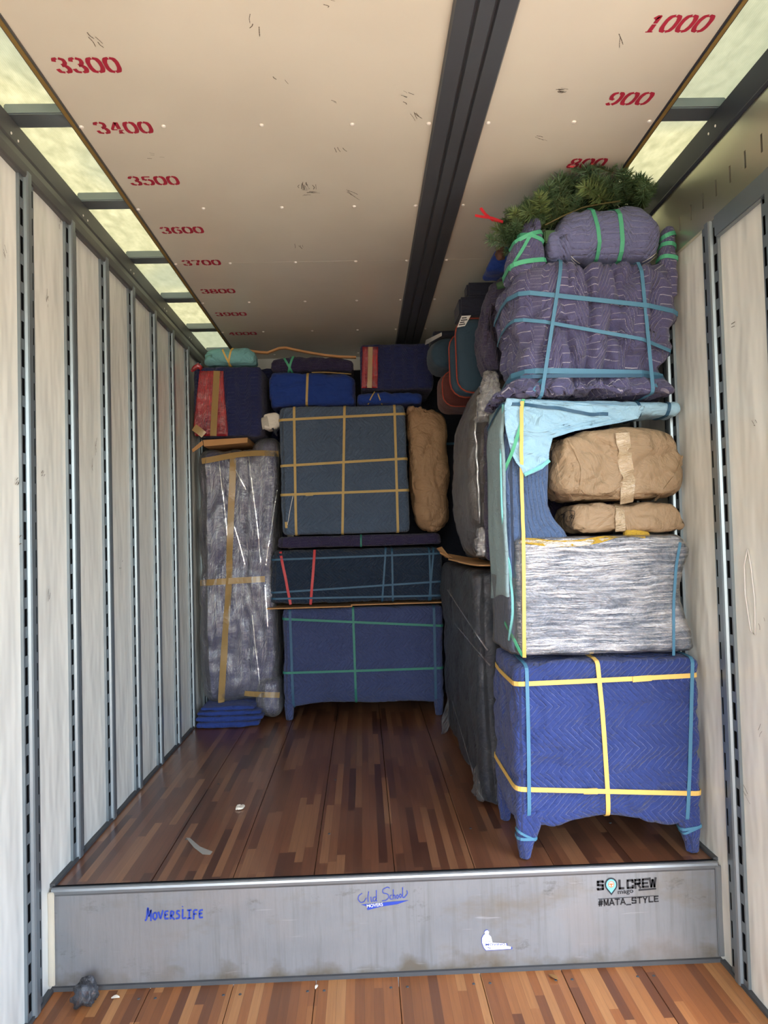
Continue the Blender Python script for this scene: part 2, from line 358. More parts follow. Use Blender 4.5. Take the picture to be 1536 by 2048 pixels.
for k in range(-7, 6):
    yb = 2.6+.66*k
    for sx in (-1, 1):
        a, b = sorted((sx*1.03, sx*1.275))
        bevel(MB().box(a, b, yb-.062, yb+.028, HC+.012, HC+.05).build('roof_bow', M['post'], ce), .004)
        if k >= -1:
            for dy in (-.012, .014): o = link('rivet', riv, None, wl if sx < 0 else wr); o.location = (sx*(1.257 if sx < 0 else 1.241), yb-.02+dy*2, 2.715); o.rotation_euler = (0, math.pi/2, 0); o.scale = (.6, .6, .6)
    if k >= -1:
        for x in (-1.03, -.74, -.39, -.065, .212, .428, .742, 1.02): o = link('rivet', riv, None, ce); o.location = (x, yb, HC-.001)
for sx, n in ((-1, 1), (1, 2)):
    a, b = sorted((sx*1.02, sx*1.30))
    V, F = [], []; ny = 140
    w = ST(MB().box(a, b, REAR, FRONT, HC+.055, HC+.058).build('window_%d' % n, M['skylight']))
ST(MB().box(-1.3, 1.3, FRONT, FRONT+.03, -.2, 2.84).build('wall_front', M['wall']))

# ------------------------------------------------------------------ cargo materials
def m_quilt(name, col, stitch, mode='V', sp=.026, A=.043, P=.17, sb=.8, line=.06, wr=.9):
    m = NM(name); u, v, _ = m.sep(m.uv()); p = m.pos()
    wob = m.math('MULTIPLY_ADD', m.noise(p, 7, 2), .02, -.01)
    a, b = (u, v) if mode == 'V' else (v, u)
    tri = m.math('MULTIPLY_ADD', m.math('ABSOLUTE', m.math('SUBTRACT', m.math('FRACT', m.math('DIVIDE', m.math('ADD', b, wob), P)), .5)), 4., -1.)
    if mode == 'H': tri = m.math('MAXIMUM', m.math('MINIMUM', m.math('MULTIPLY', tri, 2.3), 1.), -1.)
    w = m.math('ADD', m.math('MULTIPLY_ADD', tri, A, a), wob)
    d = m.math('MULTIPLY', m.math('ABSOLUTE', m.math('SUBTRACT', m.math('FRACT', m.math('DIVIDE', w, sp)), .5)), 2.)
    ln = m.math('GREATER_THAN', d, 1-line)
    dash = m.math('GREATER_THAN', m.math('FRACT', m.math('DIVIDE', m.math('ADD', b, a), .006)), .25)
    fade = m.ramp(m.noise(p, 6, 3), (.35, (.15,)*3), (.6, (.9,)*3))
    c = m.mix(m.noise(p, 5, 4), col, tuple(x*.72 for x in col[:3])+(1,))
    c = m.mix(m.math('MULTIPLY', m.math('MULTIPLY', ln, dash), fade), c, stitch)
    hgt = m.math('SUBTRACT', 1., m.math('POWER', d, 3.))
    n0 = m.bump(m.noise(m.map(p, (1.2, 1, .7), (.3, .5, .5)), 7, 3, .5, 1.5), wr*.7, .03)
    n1 = m.bump(m.noise(m.map(p, (1, 1, 1.5), (.2, .4, -.5)), 20, 4, .6, 1.5), wr, .014, n0)
    n2 = m.bump(hgt, sb, .004, n1)
    n3 = m.bump(m.noise(p, 260, 2), .15, .001, n2)
    return m.done(m.bsdf(c, .85, 0, n3, .25, Sheen_Weight=.15))
M['q_royal'] = m_quilt('royal_blue_quilt', S(50, 68, 130), S(128, 142, 198), 'V')
M['q_purple'] = m_quilt('purple_grey_quilt', S(88, 88, 126), S(205, 203, 214), 'H', .033, .06, .24, .7, .08)
M['q_lilac'] = m_quilt('lilac_grey_quilt', S(112, 118, 158), S(170, 175, 195), 'H', .03, .05, .24, .7, .06)
M['q_slate'] = m_quilt('slate_blue_quilt', S(78, 102, 140), S(150, 165, 190), 'V', .03, .01, .3, .9)
M['q_greyblue'] = m_quilt('grey_blue_quilt', S(80, 98, 122), S(90, 106, 130), 'V', .03, .035, .15, .8)
M['q_navy'] = m_quilt('navy_quilt', S(38, 46, 92), S(60, 72, 120), 'H', .026, .04, .16, .9)
M['q_darkteal'] = m_quilt('dark_teal_quilt', S(32, 48, 70), S(54, 74, 96), 'V', .026, .043, .15, .9)
M['q_blue'] = m_quilt('mid_blue_quilt', S(64, 76, 118), S(78, 90, 132), 'V', .028, .035, .16, .8)
M['q_darkpurple'] = m_quilt('dark_purple_quilt', S(70, 64, 90), S(140, 138, 148), 'H', .028, .05, .2, .8, .06)
M['q_plum'] = m_quilt('plum_navy_quilt', S(52, 46, 80), S(76, 70, 106), 'H', .022, .03, .15, .9)
def m_cloth(name, col, wr=.7, scale=14, rough=.85, fine=260):
    m = NM(name); p = m.pos(); c = m.mix(m.noise(p, 6, 4), col, tuple(x*.75 for x in col[:3])+(1,))
    n1 = m.bump(m.noise(m.map(p, (1, 1, 1.7), (0.3, .2, .4)), scale, 4, .55, 1.2), wr, .024)
    return m.done(m.bsdf(c, rough, 0, m.bump(m.noise(p, fine, 2), .15, .001, n1), .25, Sheen_Weight=.1))
M['c_light'] = m_cloth('pale_blue_cloth', S(160, 202, 226), 1.0, 10)
M['c_sage'] = m_cloth('pale_grey_teal_cloth', S(140, 166, 172), .5)
M['c_teal'] = m_cloth('aqua_cloth', S(128, 190, 194), 1.0, 10)
M['c_royal'] = m_cloth('royal_blue_cloth', S(32, 62, 140), 1.0, 9)
M['c_royal2'] = m_cloth('folded_blue_blanket', S(40, 64, 134), .9, 14)
M['c_cushion'] = m_cloth('dark_teal_upholstery', S(52, 74, 90), .25, 10)
M['c_dark'] = m_cloth('dark_navy_cloth', S(38, 42, 56), .5)
M['c_red'] = m_cloth('rust_red_piping', S(150, 62, 46), .4)
M['c_brownred'] = m_cloth('brown_red_upholstery', S(92, 48, 44), .4)
M['mint'] = m_cloth('mint_piping', S(130, 205, 205), .3, 40)
M['yellow_trim'] = m_cloth('yellow_ribbed_trim', S(232, 190, 60), .9, 90)
def m_paper(name, col):
    m = NM(name); p = m.pos(); vo = m.n('ShaderNodeTexVoronoi', feature='DISTANCE_TO_EDGE'); m.set(vo, 0, m.map(p, (1, 1, 1.2))); vo.inputs['Scale'].default_value = 9
    cr = m.ramp(vo.outputs[0], (0, (0, 0, 0)), (.12, (1, 1, 1)))
    c = m.mix(m.noise(p, 4, 4), col, tuple(x*.82 for x in col[:3])+(1,))
    n1 = m.bump(m.noise(p, 6, 5, .6, 1.2), .8, .04); n2 = m.bump(cr, .35, .010, n1)
    return m.done(m.bsdf(c, .62, 0, n2, .35))
M['kraft'] = m_paper('kraft_paper', S(158, 136, 108))
M['kraft_dark'] = m_paper('brown_kraft_paper', S(168, 136, 104))
M['card'] = plain('corrugated_cardboard', S(186, 140, 92), .8, 0, .35, 8)
def m_film(name, tint=(.9, .92, .95, 1), dirn='H', lo=.16, hi=.8, rough=.12, gl=.6, ang=0.):
    """thin plastic: see-through, with fine stretched ridges that catch the light"""
    m = NM(name); p = m.pos(); u, v, _ = m.sep(m.map(m.uv(), rot=(0, 0, ang)))
    wob = m.math('MULTIPLY_ADD', m.noise(p, 4, 3), .05, -.025)
    a, b = (u, m.math('ADD', v, wob)) if dirn == 'H' else (v, m.math('ADD', u, wob))
    st = m.noise(m.comb(m.math('MULTIPLY', a, 9.), m.math('MULTIPLY', b, 380.)), 1., 4, .6)
    st2 = m.noise(m.comb(m.math('MULTIPLY', a, 4.), m.math('MULTIPLY', b, 80.)), 1., 3, .6)
    patch = m.ramp(m.noise(p, 3.4, 4, .6), (.32, (.35,)*3), (.62, (1,)*3))
    f = m.math('MULTIPLY', m.ramp(m.math('MULTIPLY_ADD', st2, .5, m.math('MULTIPLY', st, .5)), (.45, (lo,)*3), (.62, (hi,)*3)), patch)
    n1 = m.bump(st, .8, .003, m.bump(st2, .7, .010, m.bump(m.noise(p, 9, 3), .35, .03)))
    g = m.n('ShaderNodeBsdfGlossy'); m.set(g, 'Color', (1, 1, 1, 1)); m.set(g, 'Roughness', rough); m.set(g, 'Normal', n1)
    d = m.n('ShaderNodeBsdfDiffuse'); m.set(d, 0, tint); m.set(d, 'Normal', n1)
    gd = m.n('ShaderNodeMixShader'); m.set(gd, 0, gl); m.set(gd, 1, d.outputs[0]); m.set(gd, 2, g.outputs[0])
    fr = m.n('ShaderNodeFresnel'); m.set(fr, 'IOR', 1.5); m.set(fr, 'Normal', n1)
    al = m.math('MINIMUM', m.math('ADD', f, m.math('MULTIPLY', fr.outputs[0], 1.6)), 1.)
    t = m.n('ShaderNodeBsdfTransparent'); mx = m.n('ShaderNodeMixShader'); m.set(mx, 0, al); m.set(mx, 1, t.outputs[0]); m.set(mx, 2, gd.outputs[0])
    return m.done(mx.outputs[0])
M['film_h'] = m_film('stretch_film', dirn='H', lo=.06, hi=.62, rough=.10, gl=.8)
M['film_v'] = m_film('stretch_film_upright', dirn='V', lo=.02, hi=.26, rough=.16, gl=.55)
M['film_grey'] = m_film('dull_stretch_film', (.07, .08, .10, 1), 'V', .10, .40, .4, .2, .6)
M['film_clear'] = m_film('thin_clear_film', (.4, .4, .42, 1), 'V', .02, .15, .25, .5, .4)
M['film_red'] = m_film('red_stretch_film', S(196, 48, 56), 'V', .35, .85, .2, .12)
M['tape'] = plain('tan_packing_tape', S(160, 132, 84), .3, 0, .3, 20)
def m_crinkle():
    m = NM('crinkled_clear_tape'); p = m.pos(); n = m.noise(m.map(p, (1, 1, 1.4), (.4, .3, .2)), 55, 3, .6, 1.5)
    return m.done(m.bsdf(m.mix(n, S(150, 128, 96), S(196, 180, 150)), .16, 0, m.bump(n, 1., .006), .9))
M['tape_clear'] = m_crinkle()
M['b_yellow'] = plain('yellow_rubber_band', S(232, 192, 104), .6, 0, .2, 30)
M['b_tan'] = plain('tan_rubber_band', S(184, 156, 92), .6, 0, .2, 30)
M['b_teal'] = plain('teal_rubber_band', S(74, 128, 158), .6, 0, .25, 30)
M['b_dteal'] = plain('dark_teal_rubber_band', S(42, 86, 116), .6, 0, .25, 30)
M['b_green'] = plain('green_rubber_band', S(78, 172, 132), .6, 0, .2, 30)
M['b_dgreen'] = plain('dark_green_rubber_band', S(40, 120, 104), .6, 0, .2, 30)
M['b_red'] = plain('red_rubber_band', S(196, 66, 70), .6, 0, .2, 30)
M['paper_label'] = plain('white_paper_label', S(225, 225, 220), .6)
M['ink'] = plain('black_ink', S(30, 30, 34), .6)
M['ink_blue'] = plain('blue_ink', S(38, 66, 168), .5)
M['white_print'] = plain('white_print', S(235, 236, 242), .4)
M['stencil'] = plain('red_stencil_paint', S(176, 34, 62), .6, 0, .35, 30)

# ------------------------------------------------------------------ soft shapes
def rring(a0, a1, b0, b1, r, na, nb, nc=4):
    r = max(.001, min(r, .48*(a1-a0), .48*(b1-b0))); P = []
    def side(p, q, n):
        for i in range(n): t = i/n; P.append((p[0]+(q[0]-p[0])*t, p[1]+(q[1]-p[1])*t))
    def corner(cx, cy_, th):
        for i in range(nc): a = th+math.pi/2*i/nc; P.append((cx+r*math.cos(a), cy_+r*math.sin(a)))
    side((a0+r, b0), (a1-r, b0), na); corner(a1-r, b0+r, -math.pi/2)
    side((a1, b0+r), (a1, b1-r), nb); corner(a1-r, b1-r, 0)
    side((a1-r, b1), (a0+r, b1), na); corner(a0+r, b1-r, math.pi/2)
    side((a0, b1-r), (a0, b0+r), nb); corner(a0+r, b0+r, math.pi)
    return P
def crease(p, s): n = abs(noise.noise(p*s)); return max(0, .2-n)/.2
def loft(name, secs, axis='Z', res=.025, r=.04, endr=.03, mat=None, parent=None, amp=.006, freq=5., cre=0., crs=Vector((6, 6, 3)), deform=None, seed=0., smooth_secs=True):
    secs = sorted(secs); T = [s[0] for s in secs]; t0, t1 = T[0], T[-1]
    def at(t):
        if smooth_secs:
            k = res*1.5; vals = [[np.interp(t+d, T, [s[j] for s in secs]) for d in (-k, 0, k)] for j in range(1, 5)]
            return [sum(v)/3 for v in vals]
        return [float(np.interp(t, T, [s[j] for s in secs])) for j in range(1, 5)]
    big = max(secs, key=lambda s: (s[2]-s[1])+(s[4]-s[3]))
    na = max(2, int((big[2]-big[1])/res)); nb = max(2, int((big[4]-big[3])/res))
    endr = min(endr, .45*(t1-t0)); rows = []
    for s in (.3, .6, .85): rows.append((t0, endr, s))
    for k in range(4): th = math.pi/2*k/4; rows.append((t0+endr*(1-math.cos(th)), endr*(1-math.sin(th)), 1))
    n = max(1, int((t1-t0-2*endr)/res))
    rows += [(t0+endr+(t1-t0-2*endr)*i/n, 0, 1) for i in range(n+1)]
    for k in range(3, -1, -1): th = math.pi/2*k/4; rows.append((t1-endr*(1-math.cos(th)), endr*(1-math.sin(th)), 1))
    for s in (.85, .6, .3): rows.append((t1, endr, s))
    V, UV, N = [], [], 0
    a0, a1, b0, b1 = big[1:]; mid = rring(a0, a1, b0, b1, r, na, nb); N = len(mid)
    L = [0.]
    for i in range(1, N): L.append(L[-1]+math.dist(mid[i], mid[i-1]))
    for (t, ins, sc) in rows:
        a0, a1, b0, b1 = at(t); i2 = min(ins, .45*(a1-a0), .45*(b1-b0))
        ca, cb = (a0+a1)/2, (b0+b1)/2
        for i, (a, b) in enumerate(rring(a0+i2, a1-i2, b0+i2, b1-i2, max(r-ins*.5, .004), na, nb)):
            a = ca+(a-ca)*sc; b = cb+(b-cb)*sc
            V.append({'Z': (a, b, t), 'X': (t, a, b), 'Y': (a, t, b)}[axis])
            ext = (1-sc)*.25*((1 if t > (t0+t1)/2 else -1))
            UV.append((L[i], t+ext) if axis == 'Z' else (t+ext, L[i]))
    F = []
    R = len(rows)
    flip = axis == 'Y'
    for j in range(R-1):
        for i in range(N):
            q = (j*N+i, j*N+(i+1) % N, (j+1)*N+(i+1) % N, (j+1)*N+i); F.append(q[::-1] if flip else q)
    F.append(tuple(range(N))[::-1] if not flip else tuple(range(N))); F.append(tuple((R-1)*N+i for i in range(N)) if not flip else tuple((R-1)*N+i for i in range(N))[::-1])
    me = bpy.data.meshes.new(name); me.from_pydata(V, [], F); me.update()
    nor = np.empty(len(V)*3); me.vertex_normals.foreach_get('vector', nor); nor = nor.reshape(-1, 3)
    sv = Vector((seed*3.1, seed*1.7, seed*2.3)); W = []
    for v, n_ in zip(V, nor):
        p = Vector(v)+sv; d = amp*(noise.noise(p*freq)+.5*noise.noise(p*freq*2.4))
        if cre:
            q = Vector((p.x*crs.x, p.y*crs.y, p.z*crs.z)); d -= cre*(crease(q, 1.)+.45*crease(Vector((q.x+q.z*.6, q.y, q.z-q.x*.5)), 2.3))
        w = Vector(v)+Vector(n_)*d
        W.append(deform(w) if deform else w)
    bpy.data.meshes.remove(me)
    return mesh(name, W, F, mat, parent, True, UV)
def softbox(name, x0, x1, y0, y1, z0, z1, **k): 
    return loft(name, [(z0, x0, x1, y0, y1), (z1, x0, x1, y0, y1)], 'Z', **k)
def offset_copy(src, name, d, mat, parent, keep=None):
    me = src.data.copy(); me.materials.clear(); me.materials.append(mat)
    n = len(me.vertices); co = np.empty(n*3); me.vertices.foreach_get('co', co); no = np.empty(n*3); me.vertex_normals.foreach_get('vector', no)
    me.vertices.foreach_set('co', co+no*d)
    if keep:
        bm = bmesh.new(); bm.from_mesh(me)
        bmesh.ops.delete(bm, geom=[f for f in bm.faces if not keep(f.calc_center_median())], context='FACES'); bm.to_mesh(me); bm.free()
    me.update(); return link(name, me, None, parent, True)
def coords(o):
    n = len(o.data.vertices); a = np.empty(n*3); o.data.vertices.foreach_get('co', a); return a.reshape(-1, 3)
def hull2(P):
    P = sorted(set(map(tuple, np.round(P, 5))))
    def half(pts):
        h = []
        for p in pts:
            while len(h) > 1 and (h[-1][0]-h[-2][0])*(p[1]-h[-2][1])-(h[-1][1]-h[-2][1])*(p[0]-h[-2][0]) <= 0: h.pop()
            h.append(p)
        return h
    a, b = half(P), half(P[::-1]); return a[:-1]+b[:-1]
def ribbon(name, pts, sides, ups, w, th, mat, parent, closed):
    V, F = [], []
    for p, s, u in zip(pts, sides, ups):
        V += [p-s*w/2, p-s*w/2+u*th, p+s*w/2+u*th, p+s*w/2]
    n = len(pts)
    for i in range(n if closed else n-1):
        j = (i+1) % n
        for k in range(4): F.append((4*i+k, 4*i+(k+1) % 4, 4*j+(k+1) % 4, 4*j+k))
    if not closed: F += [(0, 3, 2, 1), (4*n-4, 4*n-3, 4*n-2, 4*n-1)]
    o = mesh(name, V, F, mat, parent)
    bm = bmesh.new(); bm.from_mesh(o.data); bmesh.ops.recalc_face_normals(bm, faces=bm.faces); bm.to_mesh(o.data); bm.free()
    return o
def belt(bodies, pa, pb, Y, w, mat, parent, name='strap', d=Vector((0, 1, 0)), gap=.0015, th=.003):
    """a taut band round the bodies in the plane through two front points and the direction d"""
    A, B = (onY(*pa, Y), onY(*pb, Y)) if not isinstance(pa, Vector) else (pa, pb)
    e1 = (B-A).normalized(); n = e1.cross(d).normalized(); e2 = n.cross(e1)
    P = []
    for o in (bodies if isinstance(bodies, (list, tuple)) else [bodies]):
        c = coords(o); ed = np.empty(len(o.data.edges)*2, dtype=np.int32); o.data.edges.foreach_get('vertices', ed); ed = ed.reshape(-1, 2)
        s = (c-np.array(A)) @ np.array(n); sa, sb = s[ed[:, 0]], s[ed[:, 1]]; k = sa*sb < 0
        t = (sa[k]/(sa[k]-sb[k]))[:, None]; X = c[ed[k, 0]]*(1-t)+c[ed[k, 1]]*t-np.array(A)
        P.append(np.c_[X @ np.array(e1), X @ np.array(e2)])
    H = hull2(np.vstack(P)); q = []
    for i in range(len(H)):
        a, b = np.array(H[i]), np.array(H[(i+1) % len(H)]); m = max(1, int(np.linalg.norm(b-a)/.05))
        q += [a+(b-a)*j/m for j in range(m)]
    q = np.array(q); nx = np.roll(q, -1, 0)-np.roll(q, 1, 0); nr = np.c_[nx[:, 1], -nx[:, 0]]; nr /= np.linalg.norm(nr, axis=1)[:, None]+1e-9
    pts = [A+e1*(x+ox*gap)+e2*(y+oy*gap) for (x, y), (ox, oy) in zip(q, nr)]
    ups = [e1*ox+e2*oy for ox, oy in nr]
    return ribbon(name, pts, [n]*len(pts), ups, w, th, mat, parent, True)
from mathutils.bvhtree import BVHTree
_bvh = {}
def bvh(o):
    if o.name not in _bvh: _bvh[o.name] = BVHTree.FromPolygons([v.co for v in o.data.vertices], [tuple(p.vertices) for p in o.data.polygons])
    return _bvh[o.name]
def hit(bodies, px, py):
    best = None; d = ray(px, py).normalized()
    for o in (bodies if isinstance(bodies, (list, tuple)) else [bodies]):
        h = bvh(o).ray_cast(CAMPOS, d)
        if h[0] is not None and (best is None or h[3] < best[3]): best = h
    return best
def drape(bodies, px, w, mat, parent, name='strap', th=.002, gap=.002, step=8, closed=False, sm=2):
    """a band lying on the surface along a line of pixels"""
    S_ = []
    for a, b in zip(px, px[1:]):
        n = max(1, int(math.dist(a, b)/step)); S_ += [(a[0]+(b[0]-a[0])*i/n, a[1]+(b[1]-a[1])*i/n) for i in range(n)]
    S_.append(px[-1]); P, Nn = [], []; last = None
    for s in S_:
        h = hit(bodies, *s)
        if h is None: 
            if last is None: continue
            P.append(onY(s[0], s[1], last[0].y)); Nn.append(last[1]); continue
        nn = h[1] if h[1].dot(ray(*s)) < 0 else -h[1]
        last = (h[0], nn); P.append(h[0].copy()); Nn.append(nn.copy())
    if len(P) < 2: print('DRAPE MISS', name, parent.name if parent else None, px[0]); return None
    for _ in range(sm):
        P = [P[0]]+[(P[i-1]+P[i]*2+P[i+1])/4 for i in range(1, len(P)-1)]+[P[-1]]
        Nn = [Nn[0]]+[(Nn[i-1]+Nn[i]*2+Nn[i+1]).normalized() for i in range(1, len(P)-1)]+[Nn[-1]]
    T = [(P[min(i+1, len(P)-1)]-P[max(i-1, 0)]).normalized() for i in range(len(P))]
    return ribbon(name, [p+n*gap for p, n in zip(P, Nn)], [t.cross(n).normalized() for t, n in zip(T, Nn)], Nn, w, th, mat, parent, closed)
def sheet(name, rows, Yf, mat, parent, cols=30, th=.012, amp=.006, freq=14, seed=0, step=5):
    """cloth with an outline: rows of (py, pxLeft, pxRight) laid at depth Yf(x, z)"""
    R = []
    for a, b in zip(rows, rows[1:]):
        n = max(1, int(abs(b[0]-a[0])/step)); R += [tuple(a[k]+(b[k]-a[k])*i/n for k in range(3)) for i in range(n)]
    R.append(rows[-1]); V, UV = [], []
    for side in (0, 1):
        for (py, l, r_) in R:
            for i in range(cols+1):
                p = onY(l+(r_-l)*i/cols, py, 2.9); y = Yf(p.x, p.z); p = onY(l+(r_-l)*i/cols, py, y)
                e = min(1, min(i, cols-i)/2)
                p.y += (th*e if side else 0)+amp*noise.noise(Vector((p.x*freq, p.z*freq*.7, seed)))
                V.append(p); UV.append((p.x, p.z))
    m, k = len(R), cols+1; F = []
    for j in range(m-1):
        for i in range(cols):
            a = j*k+i; F.append((a, a+k, a+k+1, a+1)); b = a+m*k; F.append((b, b+1, b+k+1, b+k))
    bd = [i for i in range(cols)]+[j*k+cols for j in range(m-1)]+[(m-1)*k+i for i in range(cols, 0, -1)]+[j*k for j in range(m-1, 0, -1)]
    for a, b in zip(bd, bd[1:]+bd[:1]): F.append((a, b, b+m*k, a+m*k))
    return mesh(name, V, F, mat, parent, True, UV)
def tube(name, pts, rad, mat, parent, n=8, closed=False):
    V, F = [], []; K = len(pts)
    for i, p in enumerate(pts):
        t = (pts[min(i+1, K-1)]-pts[max(i-1, 0)]).normalized(); a = t.orthogonal().normalized() if i == 0 else (a0-t*a0.dot(t)).normalized(); a0 = a; b = t.cross(a)
        rr = rad[i] if isinstance(rad, (list, tuple)) else rad
        V += [p+(a*math.cos(2*math.pi*j/n)+b*math.sin(2*math.pi*j/n))*rr for j in range(n)]
    for i in range(K-1):
        for j in range(n): F.append((i*n+j, i*n+(j+1) % n, (i+1)*n+(j+1) % n, (i+1)*n+j))
    F += [tuple(range(n))[::-1], tuple((K-1)*n+j for j in range(n))]
    return mesh(name, V, F, mat, parent, True)

# ================================================================== CARGO, right front stack
V3 = Vector
# ---- blue quilted cabinet on legs
D1 = thing('padded_cabinet', 'cabinet on legs in royal blue quilting tied with yellow bands, bottom right', 'cabinet', (.86, 3.05, 0))
def hem(v):
    if v.z < .26:
        k = (.26-v.z)/.14; u = (v.x-.50)/.73
        arch = .012+.026*math.exp(-((u-.5)/.18)**2)-.010*math.exp(-((u-.2)/.12)**2)-.016*math.exp(-((u-.8)/.14)**2)
        v.z += arch*k
        if v.y < 3: v.y += .022*k*math.exp(-((u-.5)/.3)**2)
    return v
d1 = loft('pad_cover', [(.115, .505, 1.225, 2.850, 3.32), (.20, .500, 1.232, 2.846, 3.325), (.25, .503, 1.229, 2.850, 3.32), (.45, .500, 1.234, 2.842, 3.325), (.62, .502, 1.234, 2.842, 3.325), (.675, .508, 1.229, 2.85, 3.318), (.70, .504, 1.236, 2.842, 3.325), (.765, .506, 1.238, 2.842, 3.325)],
          'Z', .014, .03, .03, M['q_royal'], D1, .006, 6., .012, V3((6, 5, 6)), lambda v: (lambda q: V3((q.x, q.y, min(q.z, .768))))(hem(v)), 1)
for lx, ly in ((.535, 2.885), (1.195, 2.885), (.535, 3.28), (1.195, 3.28)):
    s = 1 if lx > .8 else -1
    leg = loft('leg', [(0.001, lx-.022, lx+.022, ly-.022, ly+.022), (.05, lx-.028, lx+.028, ly-.028, ly+.028), (.10, lx-.032-.02*(s > 0), lx+.032+.02*(s < 0), ly-.033, ly+.033), (.19, lx-.03-.05*(s > 0), lx+.03+.05*(s < 0), ly-.034, ly+.034)], 'Z', .012, .02, .01, M['q_royal'], D1, .003, 16, .003, V3((18, 18, 9)), None, lx)
    if ly < 3: belt(leg, V3((lx-.05, ly, .092 if s < 0 else .10)), V3((lx+.05, ly, .086 if s < 0 else .115)), 0, .011, M['b_teal'], D1)
    if ly < 3: belt(leg, V3((lx-.05, ly, .13 if s < 0 else .08)), V3((lx+.05, ly, .075 if s < 0 else .125)), 0, .009, M['b_teal'], D1)
belt(d1, (1025, 1370), (1410, 1350), 2.84, .018, M['b_yellow'], D1)
belt(d1, (1030, 1580), (1410, 1588), 2.84, .018, M['b_yellow'], D1)
belt(d1, (1197, 1330), (1222, 1650), 2.84, .017, M['b_yellow'], D1)
belt(d1, (1054, 1330), (1060, 1660), 2.84, .014, M['b_teal'], D1)
belt(d1, (1385, 1330), (1376, 1665), 2.84, .014, M['b_teal'], D1)
drape(d1, [(1264, 1358), (1300, 1356)], .022, M['b_yellow'], D1, 'strap_splice', .004, .005)
drape(d1, [(1166, 1581), (1194, 1581.5)], .022, M['b_yellow'], D1, 'strap_splice', .004, .005)

# ---- C-shaped padded chair, lower half in stretch film
D2 = thing('padded_chair', 'chair in pale blue and slate pads, lower half in stretch film, on the blue cabinet', 'chair', (.8, 3.08, .77))
up = loft('back_pad', [(.788, .505, .80, 2.90, 3.28), (1.25, .505, .77, 2.90, 3.28), (1.32, .505, .70, 2.90, 3.28), (1.42, .506, .685, 2.90, 3.28), (1.65, .512, .70, 2.905, 3.28), (1.79, .530, .74, 2.91, 3.27)], 'Z', .015, .03, .02, M['q_slate'], D2, .004, 7, .006, V3((9, 6, 3)), None, 2)
prof = [(.788, 1.238), (.86, 1.232), (.93, 1.205), (1.0, 1.188), (1.06, 1.19), (1.12, 1.21), (1.18, 1.236), (1.215, 1.236), (1.245, 1.19)]
seat = loft('seat_pad', [(z, .535, x1, 2.885, 3.25) for z, x1 in prof], 'Z', .013, .025, .015, M['q_greyblue'], D2, .003, 7, .004, V3((3, 5, 12)), None, 3)
film = offset_copy(seat, 'stretch_film', .006, M['film_h'], D2)
filmb = offset_copy(up, 'stretch_film', .006, M['film_clear'], D2, keep=lambda c: c.z < 1.09)
arm = loft('arm_pad', [(.545, 2.91, 3.22, 1.745, 1.800), (.80, 2.91, 3.2, 1.735, 1.798), (1.03, 2.91, 3.15, 1.722, 1.795), (1.09, 2.915, 3.12, 1.735, 1.79), (1.15, 2.912, 3.10, 1.728, 1.792), (1.17, 2.918, 3.08, 1.735, 1.785), (1.24, 2.912, 3.08, 1.725, 1.79)], 'X', .014, .03, .025, M['c_light'], D2, .003, 9, .004, V3((9, 9, 9)), None, 4)
bl = sheet('blue_blanket', [(797, 1012, 1062), (812, 1008, 1290), (838, 1009, 1275), (850, 1010, 1215), (862, 1012, 1150), (876, 1015, 1106), (905, 1022, 1099), (925, 1032, 1098), (938, 1042, 1085), (951, 1047, 1056)], lambda x, z: 2.890-.010*max(0, math.sin((x*.8+z*1.3)*62))-.006*max(0, math.sin((x*1.6-z)*45)), M['c_light'], D2, 40, .012, .018, 13, 5)
sv, sf, suv = [], [], []
for j in range(31):                      # grey-teal blanket hanging down the left side, mint edge towards the front
    z = 1.80-.80*j/30
    for i in range(15):
        y = 2.905+.37*i/14; x = .500+.008*noise.noise(V3((y*9, z*5, 2)))-.006*(1-abs(i-7)/7)+.022*max(0, (z-1.66)/.14)
        sv.append((x, y, z+.02*math.sin(y*9)*(j/30))); suv.append((y, z))
for j in range(30):
    for i in range(14): a = j*15+i; sf.append((a, a+1, a+16, a+15))
sb = mesh('side_blanket', sv, sf, M['c_sage'], D2, True, suv)
md = sb.modifiers.new('thickness', 'SOLIDIFY'); md.thickness = .012; md.offset = -1
drape([sb, up], [(1008, 810), (1003, 900), (1005, 1000), (1008, 1060), (1022, 1140), (1027, 1230), (1020, 1280)], .009, M['mint'], D2, 'piping', .006, .002)
drape([bl], [(1048, 950), (1072, 940), (1098, 922)], .014, M['mint'], D2, 'piping', .006, .001)
drape([bl, up, film], [(1044, 800), (1042, 900), (1043, 1000), (1046, 1080), (1047, 1200), (1049, 1310)], .014, M['b_yellow'], D2, 'strap', .003, .008, 8, False, 4)
drape([bl, up], [(1046, 800), (1042, 850), (1024, 905), (1008, 950), (1005, 1000)], .013, M['b_green'], D2, 'strap', .003, .006, 8, False, 3)
drape([up, film], [(1012, 1245), (1030, 1280), (1046, 1310)], .013, M['b_green'], D2, 'strap', .003, .004)
drape([sb, bl, up, arm], [(974, 868), (990, 835), (1006, 806), (1040, 810), (1110, 816), (1180, 828), (1215, 829)], .013, M['b_dteal'], D2, 'strap', .003, .005)
belt(arm, (1276, 795), (1287, 845), 2.91, .011, M['b_dteal'], D2)
belt(arm, (1342, 795), (1337, 840), 2.91, .013, M['b_dteal'], D2)
drape([seat], [(1020, 1082), (1060, 1083), (1110, 1088), (1160, 1086), (1210, 1078), (1255, 1072), (1290, 1074)], .026, M['yellow_trim'], D2, 'yellow_trim', .004, .0015)
loft('yellow_trim', [(.985, 2.90, 2.94, 1.243, 1.268), (1.03, 2.90, 2.95, 1.247, 1.276), (1.085, 2.90, 2.94, 1.232, 1.258)], 'X', .01, .012, .012, M['yellow_trim'], D2, .002, 20)
